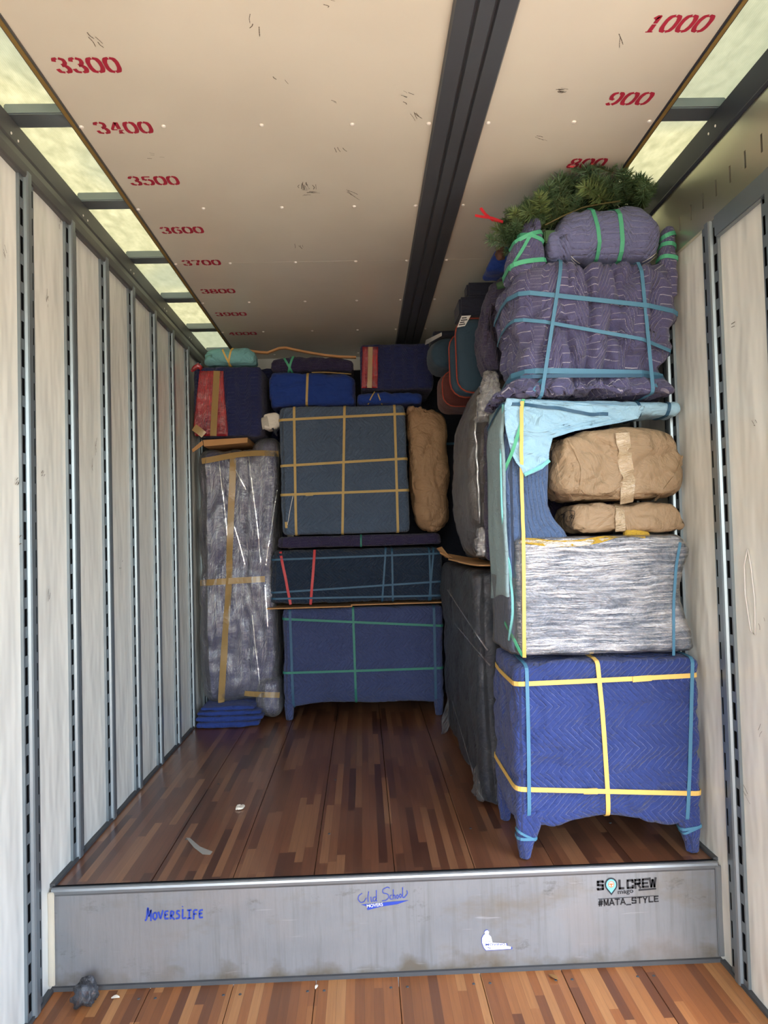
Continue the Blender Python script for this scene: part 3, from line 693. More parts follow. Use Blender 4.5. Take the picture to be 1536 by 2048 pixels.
drape([film], [(1360, 1085), (1352, 1130), (1347, 1200), (1347, 1310)], .011, M['b_teal'], D2, 'strap', .002, .001)

# ---- paper bundles held in the crook of the chair
D4 = thing('paper_bundle', 'flat brown paper bundle with a circled handwritten note, under the larger paper bundle', 'paper bundle', (.97, 3.05, 1.258))
d4 = loft('paper_wrap', [(.775, 2.90, 3.22, 1.268, 1.375), (.84, 2.885, 3.22, 1.260, 1.383), (.975, 2.90, 3.22, 1.262, 1.376), (1.10, 2.885, 3.22, 1.258, 1.385), (1.20, 2.89, 3.22, 1.258, 1.380), (1.236, 2.90, 3.2, 1.258, 1.30)], 'X', .014, .03, .03, M['kraft'], D4, .006, 8, .010, V3((7, 6, 9)), None, 6)
for v in d4.data.vertices: v.co.z = max(v.co.z, 1.257)
drape(d4, [(1238, 1003), (1238, 1030), (1240, 1060)], .040, M['tape_clear'], D4, 'packing_tape', .001, .007, 4)
D3 = thing('paper_bundle', 'bulky brown paper bundle sealed with one clear tape strip beside the white wall', 'paper bundle', (.97, 3.05, 1.392))
def pull(v): return v
d3 = loft('paper_wrap', [(.700, 2.93, 3.2, 1.42, 1.60), (.73, 2.885, 3.22, 1.400, 1.655), (.80, 2.868, 3.22, 1.394, 1.672), (1.0, 2.860, 3.22, 1.394, 1.682), (1.15, 2.865, 3.22, 1.396, 1.668), (1.20, 2.875, 3.22, 1.398, 1.640), (1.232, 2.89, 3.2, 1.42, 1.60)], 'X', .012, .05, .045, M['kraft'], D3, .008, 6, .016, V3((5, 5, 6)), pull, 7)
for v in d3.data.vertices: v.co.z = max(v.co.z, 1.391)
drape(d3, [(1244, 868), (1250, 920), (1256, 960), (1252, 1003)], .054, M['tape_clear'], D3, 'packing_tape', .001, .007, 4)
def pleat(px, body, w, par, mat): return drape(body, px, w, mat, par, 'paper_fold', .006, -.001, 6)
pleat([(1100, 890), (1112, 915), (1118, 960), (1146, 1000)], d3, .012, D3, M['kraft'])
pleat([(1130, 868), (1150, 900), (1165, 940), (1160, 985)], d3, .010, D3, M['kraft'])
pleat([(1370, 895), (1350, 950), (1310, 1000)], d3, .008, D3, M['kraft'])

# ---- purple quilted armchair bundle
D6 = thing('padded_armchair', 'armchair in purple grey quilted pads bound with teal bands above the pale blue chair', 'armchair', (.87, 3.1, 1.808))
arm1 = lambda v: v
d6 = loft('pad_cover', [(1.808, .47, 1.225, 2.83, 3.36), (1.835, .48, 1.225, 2.825, 3.36), (1.87, .535, 1.205, 2.845, 3.35), (1.905, .575, 1.175, 2.875, 3.34), (1.925, .575, 1.175, 2.875, 3.34), (1.98, .56, 1.205, 2.85, 3.36), (2.03, .56, 1.225, 2.845, 3.36), (2.075, .565, 1.215, 2.855, 3.36), (2.13, .553, 1.238, 2.838, 3.36), (2.175, .56, 1.232, 2.85, 3.36), (2.23, .55, 1.236, 2.838, 3.36), (2.30, .558, 1.225, 2.845, 3.36), (2.352, .59, 1.205, 2.865, 3.36)],
          'Z', .0115, .11, .025, M['q_purple'], D6, .015, 4.5, .042, V3((8.5, 5, 2.6)), lambda v: V3((min(v.x, 1.24), v.y, min(max(v.z, 1.807), 2.357))), 9)
el = loft('arm_pad', [(2.30, .555, .705, 2.86, 3.1), (2.40, .555, .700, 2.87, 3.06), (2.46, .585, .698, 2.87, 3.02), (2.50, .612, .698, 2.88, 2.99), (2.545, .63, .694, 2.89, 2.97)], 'Z', .011, .045, .03, M['q_purple'], D6, .006, 8, .010, V3((10, 8, 4)), None, 10)
er = loft('arm_pad', [(2.20, 1.17, 1.236, 2.88, 3.0), (2.35, 1.172, 1.238, 2.88, 2.99), (2.42, 1.180, 1.238, 2.885, 2.98), (2.50, 1.186, 1.236, 2.89, 2.97)], 'Z', .010, .03, .025, M['q_purple'], D6, .004, 10, .006, V3((12, 10, 8)), None, 11)
fl_ = M['b_teal']
belt(d6, (1075, 587), (1340, 615), 2.84, .018, fl_, D6); belt(d6, (1085, 640), (1330, 687), 2.84, .014, fl_, D6)
belt(d6, (1070, 738), (1325, 743), 2.84, .022, fl_, D6); belt(d6, (1070, 750), (1325, 749), 2.84, .015, M['b_dteal'], D6)
belt(d6, (1122, 530), (1092, 735), 2.84, .014, fl_, D6); belt(d6, (1287, 545), (1300, 735), 2.84, .014, fl_, D6)
drape(d6, [(1088, 752), (1072, 775), (1060, 796)], .014, fl_, D6); drape(d6, [(1302, 752), (1312, 775)], .012, fl_, D6)
belt(el, (1060, 470), (1090, 458), 2.88, .016, M['b_green'], D6); belt(el, (1062, 472), (1088, 480), 2.88, .015, M['b_green'], D6)
belt(el, (1030, 530), (1092, 518), 2.88, .018, M['b_green'], D6)
drape([el, d6], [(1060, 472), (1042, 505), (1020, 540)], .013, M['b_green'], D6)
for a, b in (((1335, 470), (1362, 460)), ((1335, 487), (1362, 490)), ((1333, 513), (1360, 516))): belt(er, a, b, 2.89, .016, M['b_green'], D6)

# ---- rolled pad on top
D7 = thing('rolled_moving_pad', 'rolled lilac grey moving pad with two green bands below the fir branches', 'moving pad', (.97, 3.0, 2.362))
d7 = loft('roll', [(.745, 2.90, 3.10, 2.40, 2.50), (.765, 2.88, 3.14, 2.375, 2.555), (.83, 2.865, 3.16, 2.366, 2.585), (.98, 2.86, 3.16, 2.362, 2.590), (1.03, 2.858, 3.16, 2.362, 2.605), (1.12, 2.862, 3.16, 2.364, 2.592), (1.165, 2.875, 3.14, 2.375, 2.545), (1.178, 2.89, 3.1, 2.40, 2.52)], 'X', .0125, .10, .03, M['q_lilac'], D7, .007, 6, .011, V3((9, 7, 7)), lambda v: V3((v.x, v.y, max(v.z, 2.3605))), 12)
belt(d7, (1192, 428), (1207, 525), 2.86, .015, M['b_green'], D7); belt(d7, (1240, 420), (1250, 525), 2.86, .017, M['b_green'], D7)
loft('inner_roll', [(.715, 2.90, 3.06, 2.375, 2.50), (.79, 2.90, 3.06, 2.372, 2.51)], 'X', .012, .06, .025, M['q_lilac'], D7, .004, 8)
for dy in (0, 6): drape(d7, [(1142, 512+dy), (1150, 520+dy), (1160, 527+dy)], .0025, M['paper_label'], D7, 'hem_stripe', .001, .001, 3)
for dy in (0, 6): drape(d7, [(1285, 530+dy-6), (1300, 522+dy-6), (1312, 512+dy-6)], .0025, M['paper_label'], D7, 'hem_stripe', .001, .001, 3)

# ---- artificial fir tree on top
def m_needle():
    m = NM('fir_needles'); oi = m.n('ShaderNodeObjectInfo').outputs['Random']; p = m.obj()
    c = m.mix(m.noise(p, 30, 2), S(46, 74, 50), S(96, 122, 82)); c = m.mix(m.ramp(oi, (.75, (0, 0, 0)), (1, (.7,)*3)), c, S(112, 128, 70))
    return m.done(m.bsdf(c, .5, 0, None, .4))
M['needle'] = m_needle(); M['stem'] = plain('brown_stem', S(92, 86, 46), .7); M['red_ribbon'] = plain('red_ribbon', S(200, 28, 44), .5)
M['green_plastic'] = plain('green_plastic', S(52, 88, 52), .45); M['cone'] = plain('pine_cone', S(84, 54, 42), .8, 0, .6, 60)
def sprig(length, nl, rows, flat, seed):
    rnd = random.Random(seed); V, F, Mi = [], [], []
    k = 10
    for i in range(k):
        t = i/(k-1); c = V3((t*length, 0, .02*math.sin(t*2+seed)*length*3)); rr = .0025*(1-.6*t)
        V += [c+V3((0, math.cos(a)*rr, math.sin(a)*rr)) for a in (0, 2.1, 4.2)]
        if i:
            for j in range(3): F.append((3*i-3+j, 3*i-3+(j+1) % 3, 3*i+(j+1) % 3, 3*i+j)); Mi.append(1)
    for i in range(rows):
        t = (i+rnd.random())/rows; c = V3((t*length, 0, .02*math.sin(t*2+seed)*length*3))
        a = rnd.uniform(0, 2*math.pi) if not flat else (0 if rnd.random() < .5 else math.pi)+rnd.gauss(0, .35)
        lean = rnd.uniform(.5, .95); ln = nl*rnd.uniform(.75, 1.15)*(1-.45*max(0, t-.7)/.3)
        d = V3((lean, math.cos(a), math.sin(a))).normalized(); s = d.cross(V3((rnd.gauss(0, 1), rnd.gauss(0, 1), rnd.gauss(0, 1)))).normalized()*.0017
        n = len(V); V += [c-s, c+s, c+d*ln*.7+s*.9+V3((.003, 0, 0)), c+d*ln+V3((.006, 0, 0)), c+d*ln*.7-s*.9+V3((.003, 0, 0))]; F.append((n, n+1, n+2, n+3, n+4)); Mi.append(0)
    me = bpy.data.meshes.new('branch'); me.from_pydata(V, [], F); me.materials.append(M['needle']); me.materials.append(M['stem']); me.polygons.foreach_set('material_index', Mi); me.update(); return me
D8 = thing('artificial_fir_tree', 'green artificial fir branches with a red ribbon heaped under the ceiling on the purple pads', 'artificial tree', (.88, 3.15, 2.40))
pole = tube('trunk', [V3((.57, 3.26, 2.385)), V3((.80, 3.26, 2.45)), V3((1.0, 3.24, 2.48)), V3((1.20, 3.22, 2.50))], .016, M['green_plastic'], D8)
sp_ = [sprig(.20, .050, 170, False, 1), sprig(.17, .042, 170, False, 2), sprig(.15, .036, 150, True, 3), sprig(.24, .055, 190, False, 4), sprig(.22, .062, 150, False, 5)]
rnd = random.Random(11)
def put(me, base, tip, roll=0., sc=1.):
    o = link('branch', me, None, D8); d = (tip-base); L = d.length; x = d.normalized(); up_ = V3((0, -1, 0)) if abs(x.y) < .8 else V3((0, 0, 1))
    y = up_.cross(x).normalized(); z = x.cross(y); R = Matrix((x, y, z)).transposed().to_4x4() @ Matrix.Rotation(roll, 4, 'X')
    s = L/{0: .20, 1: .17, 2: .15, 3: .24, 4: .22}[sp_.index(me)]
    o.matrix_parent_inverse = Matrix.Translation(D8.location).inverted()
    o.matrix_basis = Matrix.Translation(base) @ R @ Matrix.Scale(s, 4); return o
BR = []      # base pixel, tip pixel, depths
for i in range(120):
    t = rnd.random(); bx = 1020+290*t; by = 492-105*t**.75+rnd.uniform(-4, 8)
    top = np.interp(bx, [1000, 1040, 1090, 1120, 1160, 1230, 1290, 1315], [415, 402, 372, 338, 330, 322, 330, 365])
    h = rnd.uniform(.45, 1.0); tx = bx+rnd.uniform(-55, 30)*(1 if t < .8 else .5); tx = min(tx, 1306)
    top2 = np.interp(tx, [985, 1010, 1040, 1090, 1120, 1160, 1230, 1290, 1315], [470, 425, 402, 370, 340, 330, 322, 335, 380])
    ty = by+(top2-by)*h
    yb = rnd.uniform(2.98, 3.22); yt = yb-rnd.uniform(.03, .22)
    BR.append((bx, by, tx, ty+4, yb, max(yt, 2.80)))
for (bx, by, tx, ty, yb, yt) in BR:
    a, b = onY(bx, by, yb), onY(tx, ty, yt); b.z = min(b.z, 2.722); a.x = min(a.x, 1.17); b.x = min(b.x, 1.20); a.z = min(a.z, 2.66)
    if (b-a).length < .07: b = a+(b-a).normalized()*.09
    put(sp_[rnd.choice([0, 1, 3, 4, 4])], a, b, rnd.uniform(0, 6))
for (bx, by, tx, ty, y) in ((1205, 345, 1148, 322, 2.88), (1226, 345, 1186, 314, 2.86), (1215, 350, 1232, 318, 2.87), (1122, 400, 1076, 380, 2.9), (1108, 420, 1080, 440, 2.9), (1060, 440, 1012, 420, 2.95), (1050, 470, 1006, 470, 3.0), (1040, 490, 1008, 505, 3.02), (1030, 455, 1000, 440, 3.0)):
    a, b = onY(bx, by, y+.05), onY(tx, ty, y); b.z = min(b.z, 2.738); put(sp_[2 if ty < 330 else 1], a, b, math.pi/2)
tube('wire_branch', [onY(*q, 2.93) for q in ((1090, 450), (1130, 430), (1165, 415), (1200, 408), (1240, 402))], .0032, M['stem'], D8, 6)
pb = onY(1100, 474, 2.93); o = bevel(MB().box(pb.x-.026, pb.x+.024, 2.92, 2.97, pb.z-.026, pb.z+.026).build('plug_box', M['green_plastic'], D8), .005)
MB().box(pb.x-.006, pb.x+.002, 2.935, 2.945, pb.z-.055, pb.z-.026).build('plug_pin', M['green_plastic'], D8)
cn = onY(1001, 507, 3.1); loft('pine_cone', [(cn.z-.03, cn.x-.012, cn.x+.012, 3.09, 3.11), (cn.z-.01, cn.x-.024, cn.x+.024, 3.07, 3.12), (cn.z+.028, cn.x-.016, cn.x+.016, 3.08, 3.115)], 'Z', .006, .02, .01, M['cone'], D8, .006, 60)
def rib(px, y, w, par): 
    P = [onY(*q, y) for q in px]; n = V3((0, -1, 0)); T = [(P[min(i+1, len(P)-1)]-P[max(0, i-1)]).normalized() for i in range(len(P))]
    return ribbon('ribbon', P, [(t.cross(n)+V3((0, .3, 0))).normalized() for t in T], [n]*len(P), w, .001, M['red_ribbon'], par, False)
rib([(1006, 444), (985, 440), (970, 428), (961, 416)], 3.0, .014, D8); rib([(1006, 444), (984, 436), (966, 434), (950, 431)], 2.99, .013, D8)
rib([(1136, 326), (1141, 322), (1138, 332), (1150, 334)], 2.92, .010, D8); rib([(1172, 325), (1182, 321), (1186, 330)], 2.90, .010, D8)

# ================================================================== right middle stack
C8 = thing('film_wrapped_dresser', 'large dark furniture in loose dull film on the floor behind the blue cabinet', 'furniture', (.84, 4.1, 0))
c8 = loft('pad_cover', [(.002, .475, 1.19, 3.42, 4.80), (.10, .462, 1.19, 3.42, 4.82), (.5, .448, 1.19, 3.42, 4.84), (.9, .440, 1.19, 3.42, 4.84), (1.09, .450, 1.19, 3.42, 4.82)], 'Z', .03, .05, .03, M['c_dark'], C8, .012, 4, .014, V3((4, 3, 3)), lambda v: V3((min(v.x, 1.20), v.y, min(max(v.z, .001), 1.10))), 20)
f8 = offset_copy(c8, 'loose_film', .008, M['film_grey'], C8, keep=lambda c: c.z > .03)
for (a, b) in (((896, 1180), (975, 1300)), ((905, 1240), (980, 1330)), ((900, 1475), (945, 1560)), ((905, 1400), (960, 1590))): drape(f8, [a, b], .006, M['film_clear'], C8, 'film_fold', .004, .001)
lp = sheet('torn_film', [(1395, 897, 905), (1420, 888, 905), (1440, 882, 903), (1462, 884, 896), (1470, 882, 886)], lambda x, z: 4.70, M['film_grey'], C8, 8, .004, .01, 30, 3)
o = loft('torn_film', [(.02, .43, .50, 3.46, 3.60), (.10, .445, .52, 3.46, 3.62), (.17, .455, .50, 3.48, 3.58)], 'Z', .012, .02, .015, M['film_clear'], C8, .012, 22, .01, V3((20, 20, 20)))
C7 = thing('film_lump', 'crumpled grey stretch film lump beside the chair under the torn cardboard', 'plastic wrap', (.60, 3.5, 1.105))
C6 = thing('torn_cardboard', 'torn cardboard sheet sticking out above the dark film wrapped furniture', 'cardboard', (.7, 3.9, 1.125))
V, F = [], []
edge = [(.475, 4.35), (.41, 4.42), (.385, 4.30), (.43, 4.20), (.405, 4.05), (.44, 3.90), (.425, 3.75), (.46, 3.60), (.48, 3.47)]
n = len(edge)
for k, (x, y) in enumerate(edge): V += [(x, y, 1.124+.035*max(0, .46-x)/.06*(1 if k < 4 else .4)), (.62, y, 1.120)]
for k in range(n-1): F.append((2*k, 2*k+2, 2*k+3, 2*k+1))
cb = mesh('sheet', V, F, M['card'], C6); md = cb.modifiers.new('thickness', 'SOLIDIFY'); md.thickness = .007
cf = mesh('torn_flap', [(.43, 4.38, 1.135), (.385, 4.45, 1.19), (.40, 4.33, 1.20), (.425, 4.20, 1.15), (.44, 4.10, 1.136)], [(0, 1, 2, 3, 4)], M['card'], C6); md = cf.modifiers.new('thickness', 'SOLIDIFY'); md.thickness = .006
bpy.data.objects.remove(C7)
C5 = thing('film_wrapped_mattress', 'tall brown grey padded slab under stretch film beside the pale chair', 'padded furniture', (.75, 3.7, 1.14))
def bulge(v):
    k = (v.z-1.13)/.95; v.x += .05*math.sin(k*math.pi)*-.6+.02*k; return v
c5 = loft('pad_cover', [(1.155, .50, .95, 3.52, 4.05), (1.3, .47, .95, 3.50, 4.12), (1.6, .465, .95, 3.50, 4.15), (1.85, .475, .95, 3.50, 4.12), (2.03, .53, .95, 3.52, 4.05)], 'Z', .02, .06, .05, m_cloth('taupe_cover', S(72, 62, 56), .6, 8), C5, .01, 4, .01, V3((4, 4, 6)), bulge, 21)
f5 = offset_copy(c5, 'stretch_film', .007, M['film_clear'], C5)
C5b = thing('plum_padded_slab', 'plum navy quilted slab upright in crinkled clear film right behind the pale blue chair', 'padded furniture', (.8, 3.42, 1.142))
c5b = loft('pad_cover', [(1.142, .505, 1.1, 3.36, 3.47), (1.5, .512, 1.1, 3.35, 3.48), (1.80, .52, 1.1, 3.35, 3.48)], 'Z', .02, .03, .03, M['q_plum'], C5b, .006, 6, .006, V3((6, 6, 8)), None, 22)
loft('crinkled_film', [(1.16, .47, .515, 3.44, 3.50), (1.22, .468, .52, 3.43, 3.50), (1.30, .478, .52, 3.43, 3.50)], 'Z', .01, .015, .015, M['film_h'], C5b, .008, 30, .01, V3((20, 20, 30)))
loft('crinkled_film', [(1.80, .478, .56, 3.40, 3.48), (1.90, .49, .60, 3.38, 3.48), (1.99, .515, .60, 3.38, 3.48), (2.04, .53, .59, 3.40, 3.47)], 'Z', .01, .03, .02, M['film_h'], C5b, .010, 24, .012, V3((24, 24, 24)))
for z0, z1, x0, x1 in ((1.32, 1.80, .497, .482),): tube('film_roll_edge', [V3((x0+(x1-x0)*t/9+.004*math.sin(t*3), 3.49-.004*t, z0+(z1-z0)*t/9)) for t in range(10)], .006, M['film_h'], C5b, 6)
C3 = thing('draped_quilt_bundle', 'dark purple quilted bundle hanging in folds left of the purple armchair bundle', 'moving pad', (.75, 3.68, 2.045))
c3 = loft('pad_cover', [(2.055, .60, 1.15, 3.56, 3.95), (2.15, .565, 1.15, 3.54, 3.97), (2.35, .555, 1.15, 3.54, 3.97), (2.50, .60, 1.15, 3.56, 3.95), (2.56, .64, 1.1, 3.6, 3.9)], 'Z', .018, .07, .05, M['q_darkpurple'], C3, .012, 5, .028, V3((8, 5, 2.2)), None, 23)
flap = loft('pad_fold', [(2.056, .565, .64, 3.50, 3.575), (2.12, .53, .63, 3.49, 3.57), (2.25, .54, .60, 3.50, 3.57), (2.40, .56, .61, 3.51, 3.57)], 'Z', .014, .03, .02, M['q_darkpurple'], C3, .008, 8, .012, V3((10, 8, 4)), None, 24)
C4 = thing('blue_blanket_corner', 'royal blue blanket edge poking out behind the purple armchair bundle near the ceiling', 'blanket', (.62, 3.62, 2.572))
loft('blanket', [(2.572, .575, .80, 3.58, 3.75), (2.62, .600, .80, 3.56, 3.74), (2.69, .64, .80, 3.56, 3.72)], 'Z', .014, .03, .02, M['c_royal'], C4, .005, 9, .006)
# sofa cushions on top of the middle stack
C5c = thing('dark_padded_crate', 'dark navy padded crate behind the brown paper roll, carrying the teal cushions', 'crate', (.9, 4.5, 1.14))
c5c = softbox('pad_cover', .60, 1.2, 4.46, 4.82, 1.118, 2.03, mat=M['c_dark'], parent=C5c, res=.04, amp=.006)
belt(c5c, V3((.6, 4.46, 1.6)), V3((1.2, 4.46, 1.6)), 0, .02, M['b_dteal'], C5c)
def cushion(label, x0, x1, y0, y1, z0, z1, seed, side='L', round_=.08, mat='c_cushion', pip='c_red'):
    t = thing('sofa_cushion', label, 'cushion', ((x0+x1)/2, (y0+y1)/2, z0), 'teal sofa cushions on the middle stack')
    ym = (y0+y1)/2
    c = loft('cover', [(y0, x0+.02, x1, z0, z1-.02), (ym, x0, x1, z0, z1), (y1, x0+.02, x1, z0, z1-.02)], 'Y', .02, round_, .04, M[mat], t, .004, 5, 0, V3((5, 5, 5)), lambda v: V3((v.x, v.y, max(v.z, z0-.001))), seed)
    if pip:
        for yy in (y0+.035,): belt(c, V3((x0, yy, (z0+z1)/2)), V3((x1, yy, (z0+z1)/2)), 0, .012, M[pip], t, 'piping', V3((0, 0, 1)), .001, .006)
    return t, c
cushion('teal upholstered cushion with rust piping standing above the grey film lump', .47, .95, 3.99, 4.11, 2.055, 2.47, 31)
cushion('teal cushion with rust red edge squeezed behind the foremost teal cushion', .45, .95, 4.125, 4.23, 2.055, 2.43, 32, 'L', .08, 'c_cushion', 'c_red')
t1, k1 = cushion('round teal ottoman cushion wedged under the ceiling with a white paper label', .37, .85, 4.46, 4.80, 2.30, 2.50, 33, 'L', .09, 'c_cushion', None)
loft('trim_band', [(4.47, .40, .85, 2.498, 2.53), (4.79, .40, .85, 2.498, 2.53)], 'Y', .02, .014, .02, M['c_dark'], t1, .002, 6)
lb = mesh('label_sheet', [onX(850, 690, .40), onX(883, 672, .40), onX(883, 665, .40), onX(852, 680, .40)], [(0, 1, 2, 3)], M['paper_label'], t1); md = lb.modifiers.new('thickness', 'SOLIDIFY'); md.thickness = .002; md.offset = 0
cushion('brown red upholstered cushion wedged low behind the brown paper roll', .43, .95, 4.40, 4.80, 2.05, 2.285, 34, 'L', .07, 'c_brownred', 'c_red')
C2 = thing('dark_case', 'dark navy case with a white printed label lying under the ceiling behind the fir tree', 'case', (.75, 4.0, 2.475))
bevel(MB().box(.50, .95, 3.99, 4.22, 2.476, 2.58).build('case_body', M['c_dark'], C2), .012, 3)
bevel(MB().box(.545, .95, 3.99, 4.10, 2.582, 2.66).build('case_lid', M['c_dark'], C2), .012, 3)
pq = [onY(914, 655, 3.985), onY(930, 652, 3.985), onY(942, 631, 3.985), onY(923, 632, 3.985)]
lab = mesh('shipping_label', [V3((p.x, 3.984, p.z)) for p in pq], [(0, 1, 2, 3)], M['paper_label'], C2); md = lab.modifiers.new('thickness', 'SOLIDIFY'); md.thickness = .002; md.offset = 0
for k in range(4):
    a, b = pq[0].lerp(pq[3], .2+.2*k), pq[1].lerp(pq[2], .2+.2*k); a2, b2 = a.lerp(b, .12), a.lerp(b, .85-.2*(k % 2))
    ribbon('print_line', [V3((a2.x, 3.9825, a2.z)), V3((b2.x, 3.9825, b2.z))], [V3((0, 0, 1))]*2, [V3((0, -1, 0))]*2, .006, .0004, M['ink'], lab, False)

# ================================================================== CARGO, back row
YB = 5.10
def XZ(px, py, Y=YB): p = onY(px, py, Y); return p.x, p.z
# folded blanket on the floor
B1 = thing('folded_blanket', 'folded royal blue moving blanket on the floor under the film wrapped upright slab', 'blanket', (-1.0, 5.3, 0))
b1 = []
for k, (z0, z1, x0, x1) in enumerate(((.002, .040, -1.225, -.80), (.041, .078, -1.232, -.775), (.079, .112, -1.225, -.785), (.113, .142, -1.20, -.83))):
    b1.append(loft('fold', [(x0, 5.03+.01*k, 5.55, z0+.004, z1-.004), (x0+.1, 5.02+.008*k, 5.55, z0, z1), (x1-.1, 5.025+.008*k, 5.55, z0, z1), (x1, 5.05, 5.55, z0+.006, z1-.006)], 'X', .018, .018, .015, M['c_royal2'], B1, .003, 8, .004, V3((6, 6, 6)), None, 40+k))
# tall film-wrapped slab
M['q_plum2'] = m_quilt('dusk_blue_quilt', S(84, 86, 122), S(104, 106, 140), 'H', .026, .04, .18)
B2 = thing('film_wrapped_slab', 'tall upright slab in lilac pads under clear stretch film crossed with tan tape by the left wall', 'padded furniture', (-.95, 5.35, .15))
b2 = loft('pad_cover', [(.155, -1.19, -.86, 5.20, 5.66), (.22, -1.205, -.70, 5.18, 5.66), (.5, -1.218, -.685, 5.17, 5.66), (1.0, -1.215, -.70, 5.17, 5.66), (1.5, -1.21, -.675, 5.17, 5.66), (1.80, -1.215, -.655, 5.17, 5.66), (1.90, -1.20, -.655, 5.18, 5.66)], 'Z', .02, .06, .04, M['q_plum2'], B2, .010, 5, .014, V3((8, 6, 2)), lambda v: V3((max(v.x, -1.235), max(v.y, 5.13), v.z)), 45)
b2b = loft('pad_bulge', [(1.80, -.86, -.655, 5.18, 5.5), (1.93, -.83, -.645, 5.18, 5.5), (1.985, -.80, -.655, 5.20, 5.48)], 'Z', .018, .08, .05, M['q_plum2'], B2, .005, 7, .005, V3((8, 8, 8)), None, 46)
b2c = loft('pad_bulge', [(.03, -.80, -.675, 5.16, 5.40), (.12, -.84, -.665, 5.15, 5.42), (.30, -.82, -.675, 5.16, 5.4)], 'Z', .016, .06, .05, M['q_plum2'], B2, .005, 9, .006, V3((8, 8, 8)), None, 47)
f2 = offset_copy(b2, 'stretch_film', .010, M['film_v'], B2); f2b = offset_copy(b2b, 'stretch_film', .009, M['film_v'], B2); f2c = offset_copy(b2c, 'stretch_film', .009, M['film_v'], B2)
fs = [f2, f2b, f2c]
drape(fs, [(466, 898), (465, 960), (461, 1050), (458, 1160), (452, 1250), (447, 1330), (442, 1408)], .045, M['tape'], B2, 'packing_tape', .001, .004, 8, False, 4)
drape(fs, [(388, 925), (420, 920), (470, 910), (520, 906), (556, 908)], .042, M['tape'], B2, 'packing_tape', .001, .004, 8, False, 4)
drape(fs, [(402, 1166), (460, 1162), (530, 1158)], .042, M['tape'], B2, 'packing_tape', .001, .004, 8, False, 4)
drape(fs, [(489, 1386), (520, 1389), (558, 1390)], .038, M['tape'], B2, 'packing_tape', .001, .004, 8, False, 2)
for a in ([(438, 915), (445, 980), (452, 1040), (456, 1110)], [(494, 888), (500, 930), (508, 1000), (516, 1060), (522, 1130)], [(472, 940), (492, 980)], [(468, 1050), (480, 1090), (490, 1130)], [(553, 980), (540, 1070), (532, 1130)], [(505, 1230), (512, 1300), (520, 1370)], [(530, 1170), (536, 1260)]):
    drape(fs, a, .006, M['film_h'], B2, 'film_fold', .004, .002, 8, False, 3)
# cardboard between
B3 = thing('cardboard_strip', 'bent cardboard strip lying on top of the film wrapped slab', 'cardboard', (-1.0, 5.3, 1.925))
mesh('strip', [onY(406, 880, 5.10), onY(495, 875, 5.10), onY(495, 885, 5.10), onY(408, 893, 5.10), onY(406, 880, 5.10)+V3((0, .4, .0)), onY(495, 875, 5.10)+V3((0, .4, 0)), onY(495, 885, 5.10)+V3((0, .4, 0)), onY(408, 893, 5.10)+V3((0, .4, 0))], [(0, 3, 2, 1), (0, 1, 5, 4), (3, 7, 6, 2), (1, 2, 6, 5), (0, 4, 7, 3), (4, 5, 6, 7)], M['card'], B3)
cf = mesh('bent_flap', [onY(405, 881, 5.09), onY(407, 890, 5.09), onY(386, 905, 5.09), onY(384, 899, 5.09)], [(0, 1, 2, 3)], M['card'], B3); md = cf.modifiers.new('thickness', 'SOLIDIFY'); md.thickness = .006
# navy box with red film
B4 = thing('navy_padded_box', 'navy quilted box with red film and tan tape beside the left wall', 'box', (-.98, 5.3, 1.99))
b4 = loft('pad_cover', [(1.988, -1.20, -.755, 5.12, 5.60), (2.05, -1.222, -.745, 5.11, 5.6), (2.45, -1.222, -.74, 5.11, 5.6), (2.488, -1.21, -.75, 5.12, 5.6)], 'Z', .018, .03, .03, M['q_navy'], B4, .005, 6, .005, V3((6, 6, 6)), None, 50)
rf = sheet('red_film', [(742, 399, 447), (770, 396, 448), (800, 393, 450), (830, 389, 453), (858, 387, 456), (872, 390, 456)], lambda x, z: 5.098-.004*math.sin(x*60), M['film_red'], B4, 24, .004, .003, 30, 4)
drape([rf, b4], [(434, 742), (432, 780), (429, 830), (427, 872)], .045, M['tape'], B4, 'packing_tape', .001, .004, 8, False, 3)
drape([rf, b4], [(384, 852), (396, 860), (408, 870)], .05, M['tape'], B4, 'packing_tape', .001, .004, 4, False, 1)
tube('film_tail', [onY(404, 738, 5.09), onY(396, 731, 5.08), onY(389, 736, 5.08), onY(383, 743, 5.08)], [.014, .02, .016, .008], M['film_red'], B4, 7)
B6 = thing('navy_padded_wardrobe', 'tall navy quilted panel standing behind the navy box under the left skylight', 'padded furniture', (-.93, 5.75, 0))
softbox('pad_cover', -1.225, -.665, 5.68, 5.95, .003, 2.60, mat=M['q_navy'], parent=B6, res=.04, amp=.008, cre=.01, seed=51)
# aqua bundle
B5 = thing('aqua_blanket_bundle', 'aqua blanket bundle tied with crossed yellow bands on top of the navy box', 'blanket', (-.96, 5.25, 2.492))
b5 = loft('bundle', [(-1.155, 5.16, 5.28, 2.51, 2.575), (-1.125, 5.13, 5.34, 2.504, 2.615), (-1.03, 5.12, 5.36, 2.503, 2.628), (-.99, 5.125, 5.35, 2.503, 2.615), (-.94, 5.12, 5.36, 2.503, 2.630), (-.83, 5.125, 5.34, 2.504, 2.625), (-.785, 5.15, 5.3, 2.505, 2.59)], 'X', .012, .06, .025, M['c_teal'], B5, .004, 8, .008, V3((9, 6, 9)), lambda v: V3((v.x, v.y, max(v.z, 2.502))), 52)
belt(b5, (445, 700), (463, 738), 5.12, .012, M['b_yellow'], B5); belt(b5, (462, 700), (453, 738), 5.12, .012, M['b_yellow'], B5)
